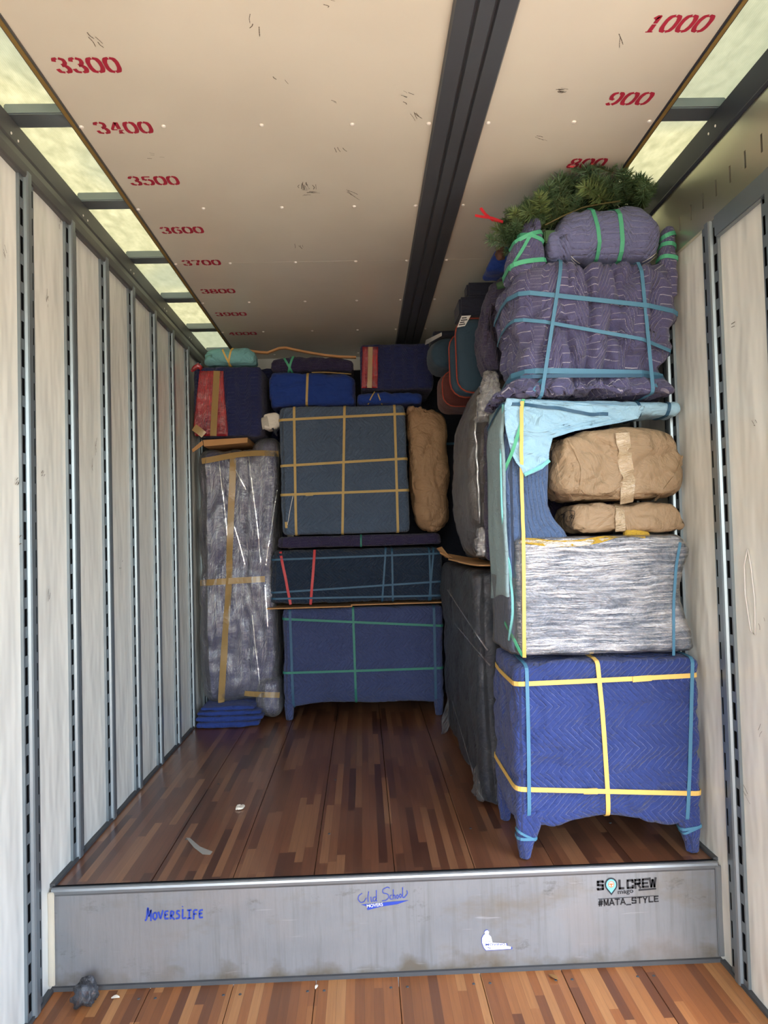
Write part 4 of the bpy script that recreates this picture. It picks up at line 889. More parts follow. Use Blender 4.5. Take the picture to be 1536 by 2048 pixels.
# white box and its strap
x, z = XZ(541, 841); B7 = thing('white_packet', 'small white packet wedged beside the grey blue panel above the film wrapped slab', 'packet', (x, 5.2, z-.065))
b7 = loft('packet', [(x-.052, 5.10, 5.15, z-.050, z+.045), (x-.03, 5.105, 5.25, z-.064, z+.055), (x+.04, 5.11, 5.25, z-.052, z+.065), (x+.066, 5.125, 5.25, z-.03, z+.045)], 'X', .01, .02, .015, m_cloth('white_wrap', S(226, 222, 212), .4), B7, .003, 12, .002)
drape(b7, [(528, 830), (532, 858)], .05, plain('grey_print', S(176, 172, 162), .7), B7, 'printed_face', .0008, .001, 4)
tube('cord', [onY(545, 856, 5.11), onY(550, 866, 5.12), onY(554, 872, 5.12), onY(551, 862, 5.12), onY(558, 857, 5.11)], .006, M['c_dark'], B7, 6)
# blue dresser on the floor
B8 = thing('padded_dresser', 'mid blue quilted dresser tied with green bands standing on the floor at the back', 'dresser', (-.07, 5.45, 0))
def hem8(v):
    if v.z < .22:
        k = (.22-v.z)/.14; u = (v.x+.65)/1.13; v.z += k*(.035*math.sin(u*math.pi)+.012*math.sin(u*9)); v.y += .03*k*math.sin(u*math.pi) if v.y < 5.4 else 0
    return v
b8 = loft('pad_cover', [(.075, -.645, .475, 5.17, 5.85), (.15, -.645, .480, 5.165, 5.85), (.5, -.642, .480, 5.16, 5.85), (.74, -.642, .490, 5.16, 5.85), (.776, -.635, .48, 5.17, 5.85)], 'Z', .018, .03, .025, M['q_blue'], B8, .006, 5, .008, V3((5, 5, 5)), lambda v: (lambda q: V3((q.x, q.y, min(q.z, .775))))(hem8(v)), 55)
for lx in (-.61, .44):
    for ly in (5.20, 5.80): loft('leg', [(.001, lx-.025, lx+.025, ly-.025, ly+.025), (.12, lx-.036, lx+.036, ly-.033, ly+.033)], 'Z', .016, .02, .012, M['q_blue'], B8, .003, 14)
belt(b8, (566, 1238), (892, 1252), 5.16, .016, M['b_dgreen'], B8); belt(b8, (568, 1346), (890, 1336), 5.16, .016, M['b_dgreen'], B8)
belt(b8, (706, 1220), (712, 1400), 5.16, .016, M['b_dgreen'], B8); belt(b8, (580, 1225), (586, 1400), 5.16, .018, M['b_dteal'], B8); belt(b8, (868, 1225), (872, 1400), 5.16, .018, M['b_dteal'], B8)
B9 = []
for (x0, x1, z, lab) in ((-.74, -.15, .784, 'flat cardboard sheet on the blue dresser, left of the two sheets'), (-.16, .48, .793, 'flat cardboard sheet on the blue dresser, right of the two sheets')):
    t = tag(bevel(MB().box(x0, x1, 5.12, 5.80, z, z+.008).build('cardboard_sheet', M['card']), .001, 1), lab, 'cardboard', 'cardboard sheets on the dresser')
# dark teal chest
B10 = thing('dark_padded_chest', 'dark teal quilted chest tied with red and teal bands on top of the blue dresser', 'chest', (-.1, 5.45, .806))
b10 = loft('pad_cover', [(.812, -.725, .485, 5.13, 5.66), (.86, -.72, .492, 5.12, 5.66), (1.1, -.71, .492, 5.12, 5.66), (1.188, -.70, .485, 5.14, 5.66)], 'Z', .02, .04, .03, M['q_darkteal'], B10, .008, 5, .012, V3((5, 5, 7)), lambda v: V3((v.x, v.y, min(max(v.z, .811), 1.19))), 57)
drape(b10, [(558, 1088), (570, 1150), (581, 1208)], .018, M['b_red'], B10, 'strap', .003, .010); drape(b10, [(631, 1094), (626, 1150), (621, 1206)], .018, M['b_red'], B10, 'strap', .003, .010)
for a, b in (((540, 1120), (880, 1107)), ((540, 1186), (880, 1163)), ((540, 1198), (880, 1191)), ((772, 1090), (764, 1210)), ((784, 1090), (786, 1210)), ((868, 1090), (858, 1205)), ((858, 1090), (862, 1205))): belt(b10, a, b, 5.12, .013, M['b_dteal'], B10)
B11 = thing('flat_plum_pad', 'flat plum navy folded pad on the dark teal chest under the grey blue panel', 'moving pad', (-.1, 5.45, 1.20))
b11 = loft('pad', [(1.203, -.66, .49, 5.12, 5.80), (1.24, -.67, .495, 5.11, 5.80), (1.283, -.65, .47, 5.13, 5.80)], 'Z', .02, .04, .025, M['q_plum'], B11, .004, 6, .006, V3((6, 6, 9)), lambda v: V3((v.x, v.y, min(max(v.z, 1.2025), 1.2835))), 58)
belt(b11, (722, 1062), (722, 1085), 5.11, .012, M['b_dgreen'], B11)
# grey-blue panel with grid of tan bands
B12 = thing('padded_furniture_slab', 'large square grey blue quilted panel crossed by a grid of tan bands', 'padded furniture', (-.18, 5.2, 1.286))
b12 = loft('pad_cover', [(1.293, -.618, .258, 5.09, 5.28), (1.34, -.624, .268, 5.085, 5.285), (1.7, -.624, .262, 5.08, 5.285), (2.15, -.624, .255, 5.085, 5.285), (2.188, -.61, .245, 5.095, 5.28)], 'Z', .015, .03, .025, M['q_greyblue'], B12, .004, 5, .004, V3((5, 5, 5)), None, 60)
for a, b in (((588, 815), (592, 1062)), ((689, 815), (685, 1062)), ((789, 815), (796, 1062)), ((563, 840), (812, 827)), ((563, 932), (815, 917)), ((563, 990), (818, 980))): belt(b12, a, b, 5.08, .017, M['b_tan'], B12)
drape(b12, [(586, 992), (580, 1020), (575, 1050)], .003, M['paper_label'], B12, 'loose_thread', .001, .002, 5); drape(b12, [(572, 1044), (573, 1056)], .016, M['b_tan'], B12, 'tag', .001, .002, 4)
drape(b12, [(611, 989), (626, 988)], .022, M['b_tan'], B12, 'strap_splice', .004, .004, 4)
# brown paper roll
B13 = thing('brown_paper_roll', 'tall dark brown paper roll upright beside the grey blue panel', 'paper bundle', (.41, 5.25, 1.30))
b13 = loft('paper_wrap', [(1.30, .37, .49, 5.14, 5.35), (1.36, .31, .545, 5.09, 5.42), (1.6, .285, .560, 5.07, 5.42), (1.95, .278, .560, 5.07, 5.42), (2.10, .270, .54, 5.09, 5.42), (2.165, .270, .46, 5.12, 5.38)], 'Z', .014, .09, .03, M['kraft_dark'], B13, .009, 6, .014, V3((6, 6, 3.5)), lambda v: V3((v.x, v.y, max(v.z, 1.2995))), 62)
loft('gathered_top', [(2.13, .27, .44, 5.12, 5.33), (2.165, .275, .40, 5.12, 5.32), (2.178, .28, .37, 5.13, 5.3)], 'Z', .008, .03, .012, M['kraft_dark'], B13, .012, 22, .014, V3((26, 12, 8)))
loft('gathered_end', [(1.292, .40, .47, 5.13, 5.3), (1.33, .37, .50, 5.10, 5.35)], 'Z', .008, .03, .012, M['kraft_dark'], B13, .008, 22, .01, V3((26, 12, 8)))
# bundles on the panel
B14 = thing('royal_blue_bundle', 'royal blue cloth bundle with a tan band lying across the grey blue panel', 'blanket', (-.4, 5.35, 2.195))
b14 = loft('bundle', [(-.70, 5.14, 5.6, 2.20, 2.43), (-.66, 5.12, 5.6, 2.195, 2.445), (-.40, 5.12, 5.6, 2.195, 2.435), (-.14, 5.12, 5.6, 2.195, 2.430), (-.095, 5.14, 5.6, 2.20, 2.40)], 'X', .016, .05, .03, M['c_royal'], B14, .007, 5, .012, V3((5, 5, 5)), lambda v: V3((v.x, v.y, max(v.z, 2.1935))), 64)
belt(b14, (615, 745), (613, 812), 5.12, .016, M['b_tan'], B14)
drape(b14, [(615, 747), (650, 746), (690, 749), (702, 750)], .014, M['b_tan'], B14, 'strap', .003, .006)
B16 = thing('plum_rolled_pad', 'plum navy rolled pad with crossed green bands on the royal blue bundle', 'moving pad', (-.4, 5.4, 2.442))
b16 = loft('roll', [(-.69, 5.22, 5.55, 2.455, 2.55), (-.62, 5.20, 5.57, 2.456, 2.575), (-.2, 5.20, 5.57, 2.456, 2.565), (-.10, 5.22, 5.55, 2.455, 2.54)], 'X', .016, .05, .03, M['q_plum'], B16, .006, 6, .008, V3((6, 6, 6)), lambda v: V3((v.x, v.y, max(v.z, 2.455))), 65)
belt(b16, (566, 712), (582, 740), 5.2, .015, M['b_green'], B16); belt(b16, (586, 712), (577, 740), 5.2, .015, M['b_green'], B16)
B15 = thing('small_blue_roll', 'slim royal blue roll with a knotted tan band below the navy box at the ceiling', 'blanket', (.15, 5.3, 2.195))
b15 = loft('roll', [(-.08, 5.14, 5.45, 2.20, 2.27), (-.04, 5.12, 5.46, 2.195, 2.285), (.10, 5.11, 5.46, 2.195, 2.295), (.16, 5.12, 5.46, 2.195, 2.28), (.36, 5.12, 5.46, 2.195, 2.275), (.385, 5.14, 5.45, 2.20, 2.265)], 'X', .014, .035, .02, M['c_royal'], B15, .005, 8, .008, V3((8, 6, 8)), lambda v: V3((v.x, v.y, min(max(v.z, 2.1935), 2.297))), 66)
drape(b15, [(736, 808), (742, 795), (750, 784)], .008, M['b_tan'], B15, 'strap', .002, .003, 4); drape(b15, [(754, 784), (759, 796), (764, 808)], .008, M['b_tan'], B15, 'strap', .002, .003, 4)
B17 = thing('navy_ceiling_box', 'dark navy quilted box with a red film band and tan tape close under the ceiling', 'box', (.2, 5.4, 2.302))
b17 = loft('pad_cover', [(2.302, -.045, .46, 5.14, 5.7), (2.34, -.05, .468, 5.13, 5.7), (2.60, -.05, .468, 5.13, 5.7), (2.63, -.04, .46, 5.14, 5.7)], 'Z', .018, .03, .025, M['q_navy'], B17, .005, 6, .004, V3((6, 6, 6)), lambda v: V3((v.x, v.y, max(v.z, 2.2985))), 67)
rf2 = sheet('red_film', [(694, 725, 756), (730, 724, 756), (776, 723, 755)], lambda x, z: 5.118, M['film_red'], B17, 14, .004, .003, 30, 6)
drape([rf2, b17], [(741, 694), (740, 740), (739, 776)], .032, M['tape'], B17, 'packing_tape', .001, .004, 8)
B18 = thing('bent_trim_strip', 'long bent tan wooden strip under the ceiling above the plum rolled pad', 'wood strip', (-.43, 5.2, 2.55))
P = [onY(*q, 5.17) for q in ((500, 700), (520, 703), (535, 704), (545, 700), (558, 695), (572, 694), (590, 698), (620, 704), (650, 709), (680, 712), (712, 713))]
ribbon('strip', P, [V3((0, 1, 0))]*len(P), [V3((0, 0, -1))]*len(P), .03, .014, M['card'], B18, False)
B19 = thing('dark_gap_filler', 'very dark padded unit filling the gap behind the bundles at the front wall', 'padded furniture', (0, 5.9, 0))
softbox('pad_cover', -.62, 1.15, 5.885, 6.03, .003, 2.62, mat=M['c_dark'], parent=B19, res=.06, amp=.004)  # dark filler added between the back row and the front wall
belt(B19.children[0], V3((-.6, 5.9, 2.0)), V3((1.1, 5.9, 2.0)), 0, .02, M['b_dteal'], B19)

# ================================================================== print, stencil, stickers, debris
DIG = {   # stencil digits: strokes (polyline, width) in a 0..1 box, with stencil gaps
 '0': [([(.46, .93), (.22, .88), (.10, .68), (.10, .32), (.22, .12), (.46, .07)], .2), ([(.54, .93), (.78, .88), (.90, .68), (.90, .32), (.78, .12), (.54, .07)], .2)],
 '1': [([(.30, .76), (.50, .90), (.55, .90), (.55, .53)], .2), ([(.55, .47), (.55, .06)], .22), ([(.30, .06), (.80, .06)], .1)],
 '3': [([(.12, .74), (.20, .90), (.42, .94)], .18), ([(.54, .94), (.80, .86), (.84, .70), (.72, .56), (.50, .53)], .18), ([(.50, .47), (.76, .45), (.90, .28), (.80, .10), (.56, .06)], .2), ([(.44, .06), (.16, .10), (.08, .28)], .18)],
 '4': [([(.62, .94), (.08, .34), (.50, .34)], .14), ([(.68, .94), (.68, .40)], .22), ([(.60, .30), (.96, .30)], .12), ([(.68, .24), (.68, .05)], .2), ([(.48, .05), (.90, .05)], .1)],
 '5': [([(.86, .92), (.22, .92), (.18, .56)], .17), ([(.26, .56), (.48, .62)], .16), ([(.58, .62), (.86, .52), (.90, .28), (.78, .10), (.56, .06)], .2), ([(.44, .06), (.16, .10), (.08, .26)], .18)],
 '6': [([(.86, .80), (.70, .93), (.54, .94)], .17), ([(.44, .93), (.20, .80), (.10, .50), (.14, .20), (.30, .08), (.44, .06)], .2), ([(.56, .06), (.82, .12), (.90, .30), (.80, .50), (.56, .56)], .19)],
 '7': [([(.08, .80), (.12, .92), (.46, .92)], .17), ([(.56, .92), (.90, .92), (.64, .52)], .18), ([(.58, .44), (.46, .06)], .22)],
 '8': [([(.46, .94), (.20, .88), (.16, .70), (.30, .56), (.46, .52)], .17), ([(.54, .94), (.80, .88), (.84, .70), (.70, .56), (.54, .52)], .17), ([(.46, .46), (.14, .40), (.10, .20), (.24, .08), (.46, .06)], .18), ([(.54, .46), (.86, .40), (.90, .20), (.76, .08), (.54, .06)], .18)],
 '9': [([(.14, .20), (.30, .07), (.46, .06)], .17), ([(.56, .07), (.80, .20), (.90, .50), (.86, .80), (.70, .92), (.56, .94)], .2), ([(.44, .94), (.18, .88), (.10, .70), (.20, .50), (.44, .44)], .19)],
}
def stroke_poly(MBx, pts, w, org, ex, ey, sx, sy, nrm, wob=0., thx=None):
    """flat stroke of width w (in x units) through pts; org + ex*x*sx + ey*y*sy"""
    Q = []
    for (a, b), (c, d) in zip(pts, pts[1:]):
        for i in range(6): Q.append((a+(c-a)*i/6, b+(d-b)*i/6))
    Q.append(pts[-1])
    for _ in range(2): Q = [Q[0]]+[((Q[i-1][0]+2*Q[i][0]+Q[i+1][0])/4, (Q[i-1][1]+2*Q[i][1]+Q[i+1][1])/4) for i in range(1, len(Q)-1)]+[Q[-1]]
    L, R = [], []
    for i, q in enumerate(Q):
        a, b = Q[max(i-1, 0)], Q[min(i+1, len(Q)-1)]; tx, ty = (b[0]-a[0])*sx, (b[1]-a[1])*sy; l = math.hypot(tx, ty) or 1
        nx, ny = -ty/l, tx/l
        ww = w*(abs(nx)*1.0+abs(ny)*.55)/2*sx if thx is None else thx/2*(1+wob*math.sin(i*2.1))
        c = org+ex*(q[0]*sx)+ey*(q[1]*sy)+nrm
        L.append(c+ex*nx*ww+ey*ny*ww); R.append(c-ex*nx*ww-ey*ny*ww)
    n = len(MBx.v); k = len(L); MBx.v += L+R
    MBx.f += [(n+i, n+i+1, n+k+i+1, n+k+i) for i in range(k-1)]
def stencil(txt, cx_, cy_, w, h, lean=0.):
    mb = MB(); ex, ey = V3((1, 0, 0)), V3((lean, -1, 0)); dw = w/len(txt)
    for i, ch in enumerate(txt):
        for pts, ww in DIG[ch]: stroke_poly(mb, pts, ww*1.4, V3((cx_-w/2+dw*i+dw*.06, cy_+h/2, HC)), ex, ey, dw*.88, h, V3((0, 0, -.0012)))
    o = mesh('stencil_number', mb.v, mb.f, M['stencil'], ce); o['label'] = 'red stencilled number %s on the ceiling' % txt
    md = o.modifiers.new('thickness', 'SOLIDIFY'); md.thickness = .0006; md.offset = 0
    return o
for txt, (px, py) in zip(('3300', '3400', '3500', '3600', '3700', '3800', '3900', '4000'), ((174, 130), (247, 255), (308, 361), (364, 460), (403, 525), (436, 582), (462, 628), (485, 667))):
    p = onZ(px, py, HC); stencil(txt, p.x, p.y, .206, .078)
for txt, px, py, w in (('1000', 1354, 47, .195), ('900', 1257, 197, .155), ('800', 1172, 326, .155)):
    p = onZ(px, py, HC); stencil(txt, p.x, p.y, w, .078, .12)
# smudges and scuffs on the ceiling (printed marks with their own outline)
M['scuff'] = plain('dark_scuff', S(96, 88, 76), .7, 0, .4, 60)
def scuff(px, py, n, L, ang, sd, spread=.015, par=None, pl='c', w=.0022):
    r_ = random.Random(sd); mb = MB(); p = onZ(px, py, HC) if pl == 'c' else onX(px, py, -WX+.004) if pl == 'l' else onX(px, py, WX-.004)
    for _ in range(n):
        a = ang+r_.gauss(0, .15); l = L*r_.uniform(.4, 1); ox, oy = r_.gauss(0, spread), r_.gauss(0, spread)
        e1, e2, nn = (V3((1, 0, 0)), V3((0, 1, 0)), V3((0, 0, -.0008))) if pl == 'c' else (V3((0, 1, 0)), V3((0, 0, 1)), V3((.003 if pl == 'l' else -.003, 0, 0)))
        stroke_poly(mb, [(ox, oy), (ox+math.cos(a)*l*.5+r_.gauss(0, .003), oy+math.sin(a)*l*.5), (ox+math.cos(a)*l, oy+math.sin(a)*l)], 1, p, e1, e2, 1, 1, nn, .3, w*r_.uniform(.5, 1.4))
    return mesh('scuff_mark', mb.v, mb.f, M['scuff'], par or ce)
for k, (px, py, n, L, a) in enumerate(((613, 370, 12, .05, 1.57), (614, 385, 10, .04, 0), (510, 35, 3, .05, 1.8), (645, 6, 2, .03, .5), (185, 72, 4, .05, 1.2), (300, 310, 4, .02, .3), (683, 295, 3, .05, 1.3), (690, 380, 3, .12, 1.0), (590, 490, 4, .07, 1.5), (830, 225, 4, .06, 1.2), (1120, 180, 8, .03, .2), (1230, 75, 2, .06, 1.2), (800, 190, 5, .03, .6), (945, 575, 3, .09, .9), (560, 155, 2, .03, 1), (1080, 270, 3, .05, .4), (655, 205, 2, .03, .7))): scuff(px, py, n, L, a, k)
for k, (px, py, n, L, a) in enumerate(((33, 970, 5, .02, .8), (38, 1075, 5, .02, .4), (95, 1190, 4, .03, 1.2), (85, 950, 4, .02, .7), (190, 900, 3, .07, 1.4), (182, 940, 2, .05, 1.5), (118, 450, 3, .03, 1.4), (93, 600, 5, .03, 1.3), (10, 515, 3, .03, 2.2), (240, 1132, 3, .015, .5))): scuff(px, py, n, L, a, 50+k, .01, wl, 'l')
for k, (px, py, n, L, a) in enumerate(((1475, 655, 2, .03, .1), (1520, 1465, 2, .04, 2.4), (1500, 1600, 3, .05, .6), (1512, 850, 3, .02, .8), (1525, 1260, 2, .03, 1.2))): scuff(px, py, n, L, a, 80+k, .01, wr, 'r')
mb = MB(); pth = [onX(*q, WX-.004) for q in ((1497, 1098), (1490, 1130), (1492, 1190), (1503, 1262), (1512, 1270), (1511, 1200), (1503, 1130), (1497, 1098))]
tube('worn_ring', [p+V3((-.003, 0, 0)) for p in pth], .0025, plain('pale_scrape', S(222, 220, 216), .6), wr, 5)

# ---- riser print
def RS(px, py): return onY(px, py, YS-.001)
def txt_mesh(body, font_bold=0.0, shear=0., spacing=1.):
    cu = bpy.data.curves.new('t', 'FONT'); cu.body = body; cu.offset = font_bold; cu.shear = shear; cu.space_character = spacing; cu.size = 1
    o = bpy.data.objects.new('t', cu); COL.objects.link(o); dg = bpy.context.evaluated_depsgraph_get(); me = bpy.data.meshes.new_from_object(o.evaluated_get(dg))
    bpy.data.objects.remove(o); bpy.data.curves.remove(cu); return me
def place_text(name, body, A, B, h, mat, parent, bold=.02, off=.0012, shear=0., spacing=1.):
    """text from point A to point B (baseline) with height h on the riser"""
    me = txt_mesh(body, bold, shear, spacing); c = np.empty(len(me.vertices)*3); me.vertices.foreach_get('co', c); c = c.reshape(-1, 3)
    mn, mx = c.min(0), c.max(0); ex = (B-A); ln = ex.length; ex = ex/ln; ey = V3((0, -1, 0)).cross(ex)*-1; ey = ex.cross(V3((0, 1, 0)))*-1
    if ey.z < 0: ey = -ey
    P = [A+ex*((x-mn[0])/(mx[0]-mn[0])*ln)+ey*((y-mn[1])/(mx[1]-mn[1])*h)+V3((0, -off, 0)) for x, y, z in c]
    for v, p in zip(me.vertices, P): v.co = p
    me.name = name; return link(name, me, mat, parent)
def strokes(name, S_, A, ex, ey, sx, sy, th, mat, parent, off=.0015):
    mb = MB()
    for pts in S_: stroke_poly(mb, pts, 1, A, ex, ey, sx, sy, V3((0, -off, 0)), .15, th)
    return mesh(name, mb.v, mb.f, mat, parent)
EX, EY = V3((1, 0, 0)), V3((0, 0, 1))
def sticker(label):
    o = bpy.data.objects.new('sticker', None); COL.objects.link(o); o.parent = ri; o['label'] = label; return o
# marker tag MOVERSLIFE
A = RS(293, 1840); B = RS(408, 1836); w = (B-A).length; ch = w/10
G = {'M': [[(-.25, -.05), (.05, .1), (.30, 1.4), (.48, .25), (.85, 1.15), (.80, -.1)]], 'O': [[(.5, .75), (.2, .6), (.15, .2), (.5, 0), (.85, .25), (.8, .65), (.5, .75)]], 'V': [[(.1, .8), (.45, 0), (.9, .95)]], 'E': [[(.85, .85), (.25, .8), (.2, .05), (.85, .1)], [(.2, .45), (.75, .5)]], 'R': [[(.2, 0), (.25, .85), (.8, .75), (.7, .45), (.25, .4), (.9, -.05)]], 'S': [[(.85, .8), (.4, .85), (.25, .6), (.75, .4), (.7, .1), (.1, .05)]], 'L': [[(.35, 1.0), (.25, 0), (.95, .12)], [(.3, 1.22), (.36, 1.28)]], 'I': [[(.1, .85), (.9, .88)], [(.5, .88), (.45, .02)], [(.1, 0), (.85, .05)]], 'F': [[(.9, .85), (.25, .85), (.2, -.1)], [(.2, .45), (.75, .48)]]}
SS = []
for i, c in enumerate('MOVERSLIFE'):
    for st in G[c]: SS.append([((i+x_*.98)/10, y_) for x_, y_ in st])
o = strokes('marker_writing', SS, A, (B-A).normalized(), EY, w, .036, .0062, M['ink_blue'], ri); o['label'] = 'blue marker writing MOVERSLIFE on the step'
# script logo
stk = sticker('faded blue printed logo with script lettering on the step'); A = RS(716, 1808); B = RS(816, 1800); w = (B-A).length; ex = (B-A).normalized()
SC = [[(.09, .75), (.02, .6), (.0, .35), (.05, .1), (.12, .12), (.17, .4)], [(.22, .85), (.20, .4), (.205, .1)], [(.26, .45), (.265, .1), (.29, .12)], [(.36, .4), (.31, .4), (.30, .15), (.34, .1), (.37, .3)], [(.375, .9), (.365, .1), (.39, .12)],
      [(.64, .95), (.60, 1.05), (.50, .9), (.50, .65), (.60, .55), (.62, .3), (.56, .1), (.48, .1)], [(.68, .45), (.645, .42), (.64, .18), (.69, .15)], [(.71, .85), (.705, .15)], [(.705, .4), (.74, .45), (.745, .15)], [(.79, .45), (.765, .3), (.79, .15), (.815, .3), (.79, .45)], [(.85, .5), (.825, .35), (.85, .2), (.88, .35), (.85, .5)], [(.90, .95), (.895, .2), (.93, .2), (1.0, .5), (.98, .7)]]
strokes('script_lettering', SC, A, ex, EY, w, .052, .0028, M['ink_blue'], stk)
mb = MB(); q = [RS(722, 1809), RS(818, 1800), RS(795, 1808), RS(762, 1813), RS(735, 1820), RS(733, 1812)]; mb.v = [p+V3((0, -.0012, 0)) for p in q]; mb.f = [tuple(range(6))]; mesh('swoosh', mb.v, mb.f, M['ink_blue'], stk)
place_text('white_lettering', 'MOVERS', RS(734, 1815), RS(766, 1811), .012, M['white_print'], stk, .01, .0024)
# black crew logo
stk = sticker('black printed crew logo with a blue map pin on the step')
BL = {'S': [[(.95, .85), (.9, .93), (.1, .93), (.1, .55), (.9, .5), (.9, .07), (.1, .07), (.05, .15)]], 'L': [[(.15, 1), (.15, .07), (1, .07)]], 'C': [[(.92, .7), (.9, .93), (.12, .93), (.12, .07), (.9, .07), (.92, .3)]],
      'R': [[(.12, 0), (.12, .93), (.85, .93), (.85, .5), (.15, .48)], [(.5, .48), (.92, 0)]], 'E': [[(.95, .93), (.12, .93), (.12, .07), (.95, .07)], [(.12, .5), (.85, .5)]], 'W': [[(.03, 1), (.25, .03), (.5, .8), (.75, .03), (.97, 1)]],
      '#': [[(.38, 1), (.22, 0)], [(.78, 1), (.62, 0)], [(.05, .66), (.98, .66)], [(.0, .33), (.92, .33)]], 'M': [[(.08, 0), (.08, 1)], [(.08, .95), (.5, .15), (.92, .95)], [(.92, 1), (.92, 0)]], 'A': [[(.0, 0), (.5, .97), (1, 0)], [(.2, .3), (.8, .3)]],
      'T': [[(0, .93), (1, .93)], [(.5, .93), (.5, 0)]], '_': [[(0, -.12), (1, -.12)]], 'Y': [[(.03, 1), (.5, .48), (.97, 1)], [(.5, .5), (.5, 0)]]}
def block(name, body, A, B, h, th, gap=.22):
    ex = B-A; w = ex.length/(len(body)-gap); ex.normalize(); mb = MB()
    for i, ch in enumerate(body):
        for pts in BL[ch]:
            for q0, q1 in zip(pts, pts[1:]): 
                e = .12*th/max(.001, math.hypot((q1[0]-q0[0])*w, (q1[1]-q0[1])*h)); d = ((q1[0]-q0[0])*e*3, (q1[1]-q0[1])*e*3)
                stroke_poly(mb, [(q0[0]-d[0], q0[1]-d[1]), (q1[0]+d[0], q1[1]+d[1])], 1, A+ex*(w*i), ex, EY, w*(1-gap), h, V3((0, -.0012, 0)), 0, th)
    return mesh(name, mb.v, mb.f, M['ink'], stk)
block('lettering', 'S', RS(1195, 1780), RS(1207, 1779), .033, .0085, 0); block('lettering', 'L', RS(1238, 1778), RS(1247, 1777.5), .032, .0085, 0)
block('lettering', 'CREW', RS(1254, 1777), RS(1312, 1773), .032, .0080, .16)
place_text('lettering', 'mago', RS(1236, 1791), RS(1267, 1788), .017, M['ink'], stk, .012)
block('lettering', '#MATA_STYLE', RS(1197, 1812), RS(1317, 1803), .022, .0046, .2)
def bar(a, b, w_, mat, name): ribbon(name, [a+V3((0, -.001, 0)), b+V3((0, -.001, 0))], [EY]*2, [V3((0, -1, 0))]*2, w_, .0004, mat, stk, False)
bar(RS(1196, 1798), RS(1316, 1791), .002, M['ink'], 'rule'); bar(RS(1277, 1780), RS(1312, 1777), .006, M['ink'], 'underline'); 
def pin(scale, mat, off, name):
    c = RS(1222, 1769); mb = MB(); n = 28; V = []
    for i in range(n+1):
        a = math.radians(-40)+math.radians(260)*i/n; V.append(c+V3((.024*scale*math.cos(a), -off, .026*scale*math.sin(a))))
    V.append(c+V3((0, -off, -.040*scale))); mesh(name, V, [tuple(range(len(V)))], mat, stk)
pin(1.0, plain('pin_black', S(26, 36, 44), .6), .001, 'map_pin'); pin(.78, plain('pin_blue', S(120, 205, 232), .6), .0016, 'map_pin_face')
c = RS(1222, 1768)
def disc(r0, r1, mat, off, name):
    n = 24; V = [c+V3((r_*math.cos(2*math.pi*i/n), -off, r_*math.sin(2*math.pi*i/n))) for r_ in (r0, r1) for i in range(n)]
    mesh(name, V, [(i, (i+1) % n, n+(i+1) % n, n+i) for i in range(n)], mat, stk)
br_ = plain('wheel_brown', S(190, 120, 66), .6); disc(.0001, .0105, M['white_print'], .0021, 'wheel_back'); disc(.009, .012, br_, .0026, 'wheel_rim')
mesh('wheel_spoke', [c+V3((x_*.001, -.003, z_*.001)) for x_, z_ in ((-9, 1.5), (-4, 3.5), (4, 3.5), (9, 1.5), (9, -.5), (3, -2), (1.5, -9), (-1.5, -9), (-3, -2), (-9, -.5))], [tuple(range(10))], br_, stk)
# white cut-out sticker
stk = sticker('white cut out sticker of a sitting figure with small blue lettering on the step')
out = [(968, 1895), (964, 1885), (964, 1876), (967, 1870), (970, 1868), (969, 1864), (971, 1861), (975, 1860), (978, 1863), (977, 1868), (982, 1873), (985, 1885), (1012, 1886), (1013, 1891), (1022, 1893), (1022, 1897), (990, 1899), (972, 1900)]
pp = [RS(*q) for q in out]; cc = sum(pp, V3())/len(pp)
mesh('sticker_outline', [cc+(p-cc)*1.06+V3((0, -.0008, 0)) for p in pp], [tuple(range(len(pp)))], M['ink_blue'], stk); mesh('sticker_face', [p+V3((0, -.0014, 0)) for p in pp], [tuple(range(len(pp)))], M['white_print'], stk)
place_text('lettering', 'THE', RS(971, 1884), RS(981, 1883), .004, M['ink_blue'], stk, .0, .002); place_text('lettering', 'MOVING', RS(971, 1891), RS(1010, 1890), .008, M['ink_blue'], stk, .01, .002); place_text('lettering', 'S', RS(975, 1897), RS(981, 1897), .007, M['ink_blue'], stk, .01, .002)
# note on the paper bundle: circled handwriting draped on the paper
for st in ([(1122, 1044), (1130, 1028)], [(1122, 1030), (1130, 1028), (1128, 1036)], [(1134, 1040), (1136, 1032)], [(1145, 1031), (1139, 1034), (1142, 1040)], [(1143, 1036), (1148, 1032), (1144, 1029), (1143, 1036), (1149, 1036)]): drape(d4, st, .0022, M['ink'], D4, 'handwriting', .0004, .003, 2, False, 0)
drape(d4, [(1114, 1042), (1122, 1030), (1138, 1021), (1150, 1022), (1150, 1034), (1142, 1052)], .002, M['ink'], D4, 'handwriting', .0004, .003, 2, False, 1)
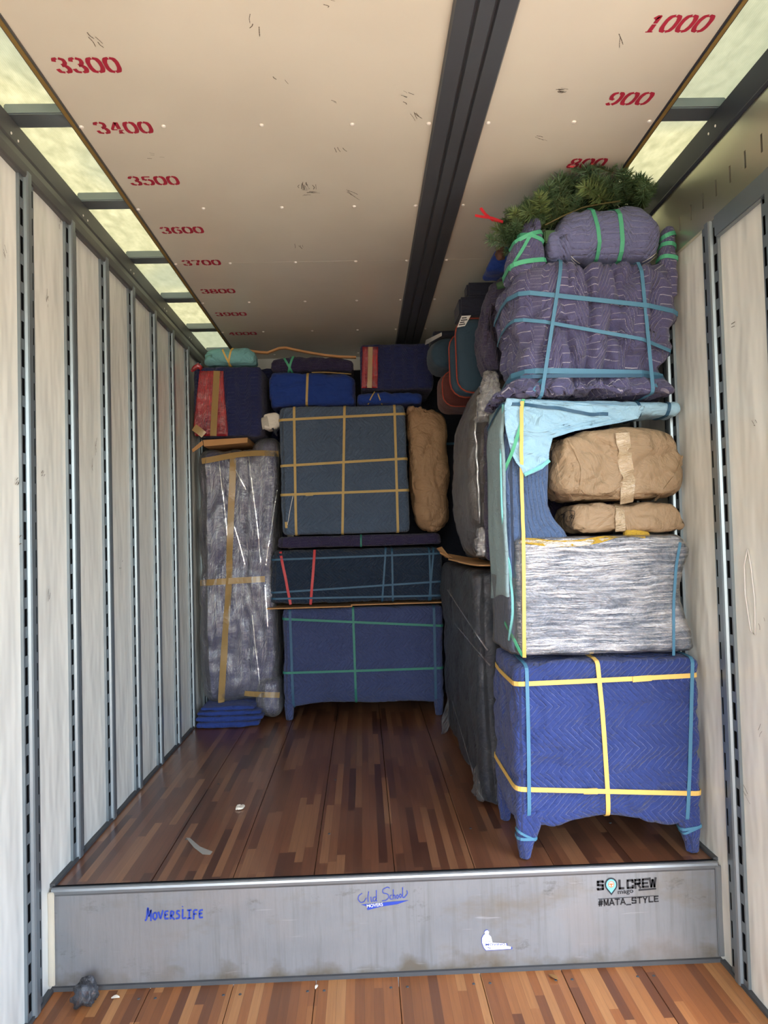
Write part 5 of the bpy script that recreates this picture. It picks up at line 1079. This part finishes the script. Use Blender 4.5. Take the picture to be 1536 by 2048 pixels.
# ---- debris
o = tag(loft('crumpled_plastic', [(-STEP+.001, -1.13, -1.06, 2.66, 2.74), (-STEP+.02, -1.145, -1.045, 2.645, 2.755), (-STEP+.06, -1.14, -1.06, 2.66, 2.75), (-STEP+.085, -1.12, -1.08, 2.69, 2.74)], 'Z', .009, .03, .015, M['film_grey'], None, .012, 22, .02, V3((24, 24, 24)), lambda v: V3((v.x, min(v.y, 2.775), max(v.z, -STEP+.001))), 77), 'crumpled grey plastic film scrap in the corner below the step', 'plastic scrap')
M['leaf'] = plain('pale_leaf', S(226, 218, 200), .6); M['leaf_brown'] = plain('brown_leaf', S(150, 110, 60), .7)
def leaf(px, py, z, L, W_, ang, mat, lab):
    p = onZ(px, py, z+.003); e = V3((math.cos(ang), math.sin(ang), 0)); s = V3((-e.y, e.x, 0)); V = []
    for i in range(9):
        t = i/8; ww = W_*math.sin(math.pi*min(.98, max(.02, t)))**.8; c = p+e*(L*(t-.5))+V3((0, 0, .004*math.sin(t*3.1)))
        V += [c-s*ww, c+s*ww+V3((0, 0, .002))]
    o = mesh('fallen_leaf', V, [(2*i, 2*i+1, 2*i+3, 2*i+2) for i in range(8)], mat); md = o.modifiers.new('thickness', 'SOLIDIFY'); md.thickness = .0015
    return tag(o, lab, 'leaf')
leaf(231, 1996, -STEP, .028, .007, .1, M['leaf'], 'small white leaf on the lower floor near the crumpled film')
leaf(1107, 1955, -STEP, .045, .010, 2.2, M['leaf_brown'], 'curled brown leaf on the lower floor below the step')
leaf(633, 1975, -STEP, .022, .005, 1.2, M['leaf'], 'tiny pale leaf at the foot of the step')
tp = mesh('tape_scrap', [onZ(*q, .0015) for q in ((372, 1675), (380, 1676), (400, 1693), (425, 1703), (420, 1709), (405, 1708), (388, 1695))], [tuple(range(7))], plain('grey_tape', S(150, 148, 140), .5)); md = tp.modifiers.new('thickness', 'SOLIDIFY'); md.thickness = .001; md.offset = 1
tag(tp, 'grey strip of tape stuck flat to the upper floor', 'tape')
wp = onZ(480, 1617, 0); tag(loft('paper_scrap', [(.001, wp.x-.022, wp.x+.022, wp.y-.03, wp.y+.03), (.012, wp.x-.015, wp.x+.015, wp.y-.02, wp.y+.02)], 'Z', .008, .01, .004, M['leaf'], None, .004, 40, .003, V3((30, 30, 30)), lambda v: V3((v.x, v.y, max(.0005, v.z))), 3), 'crumpled pale paper scrap on the upper floor', 'paper scrap')
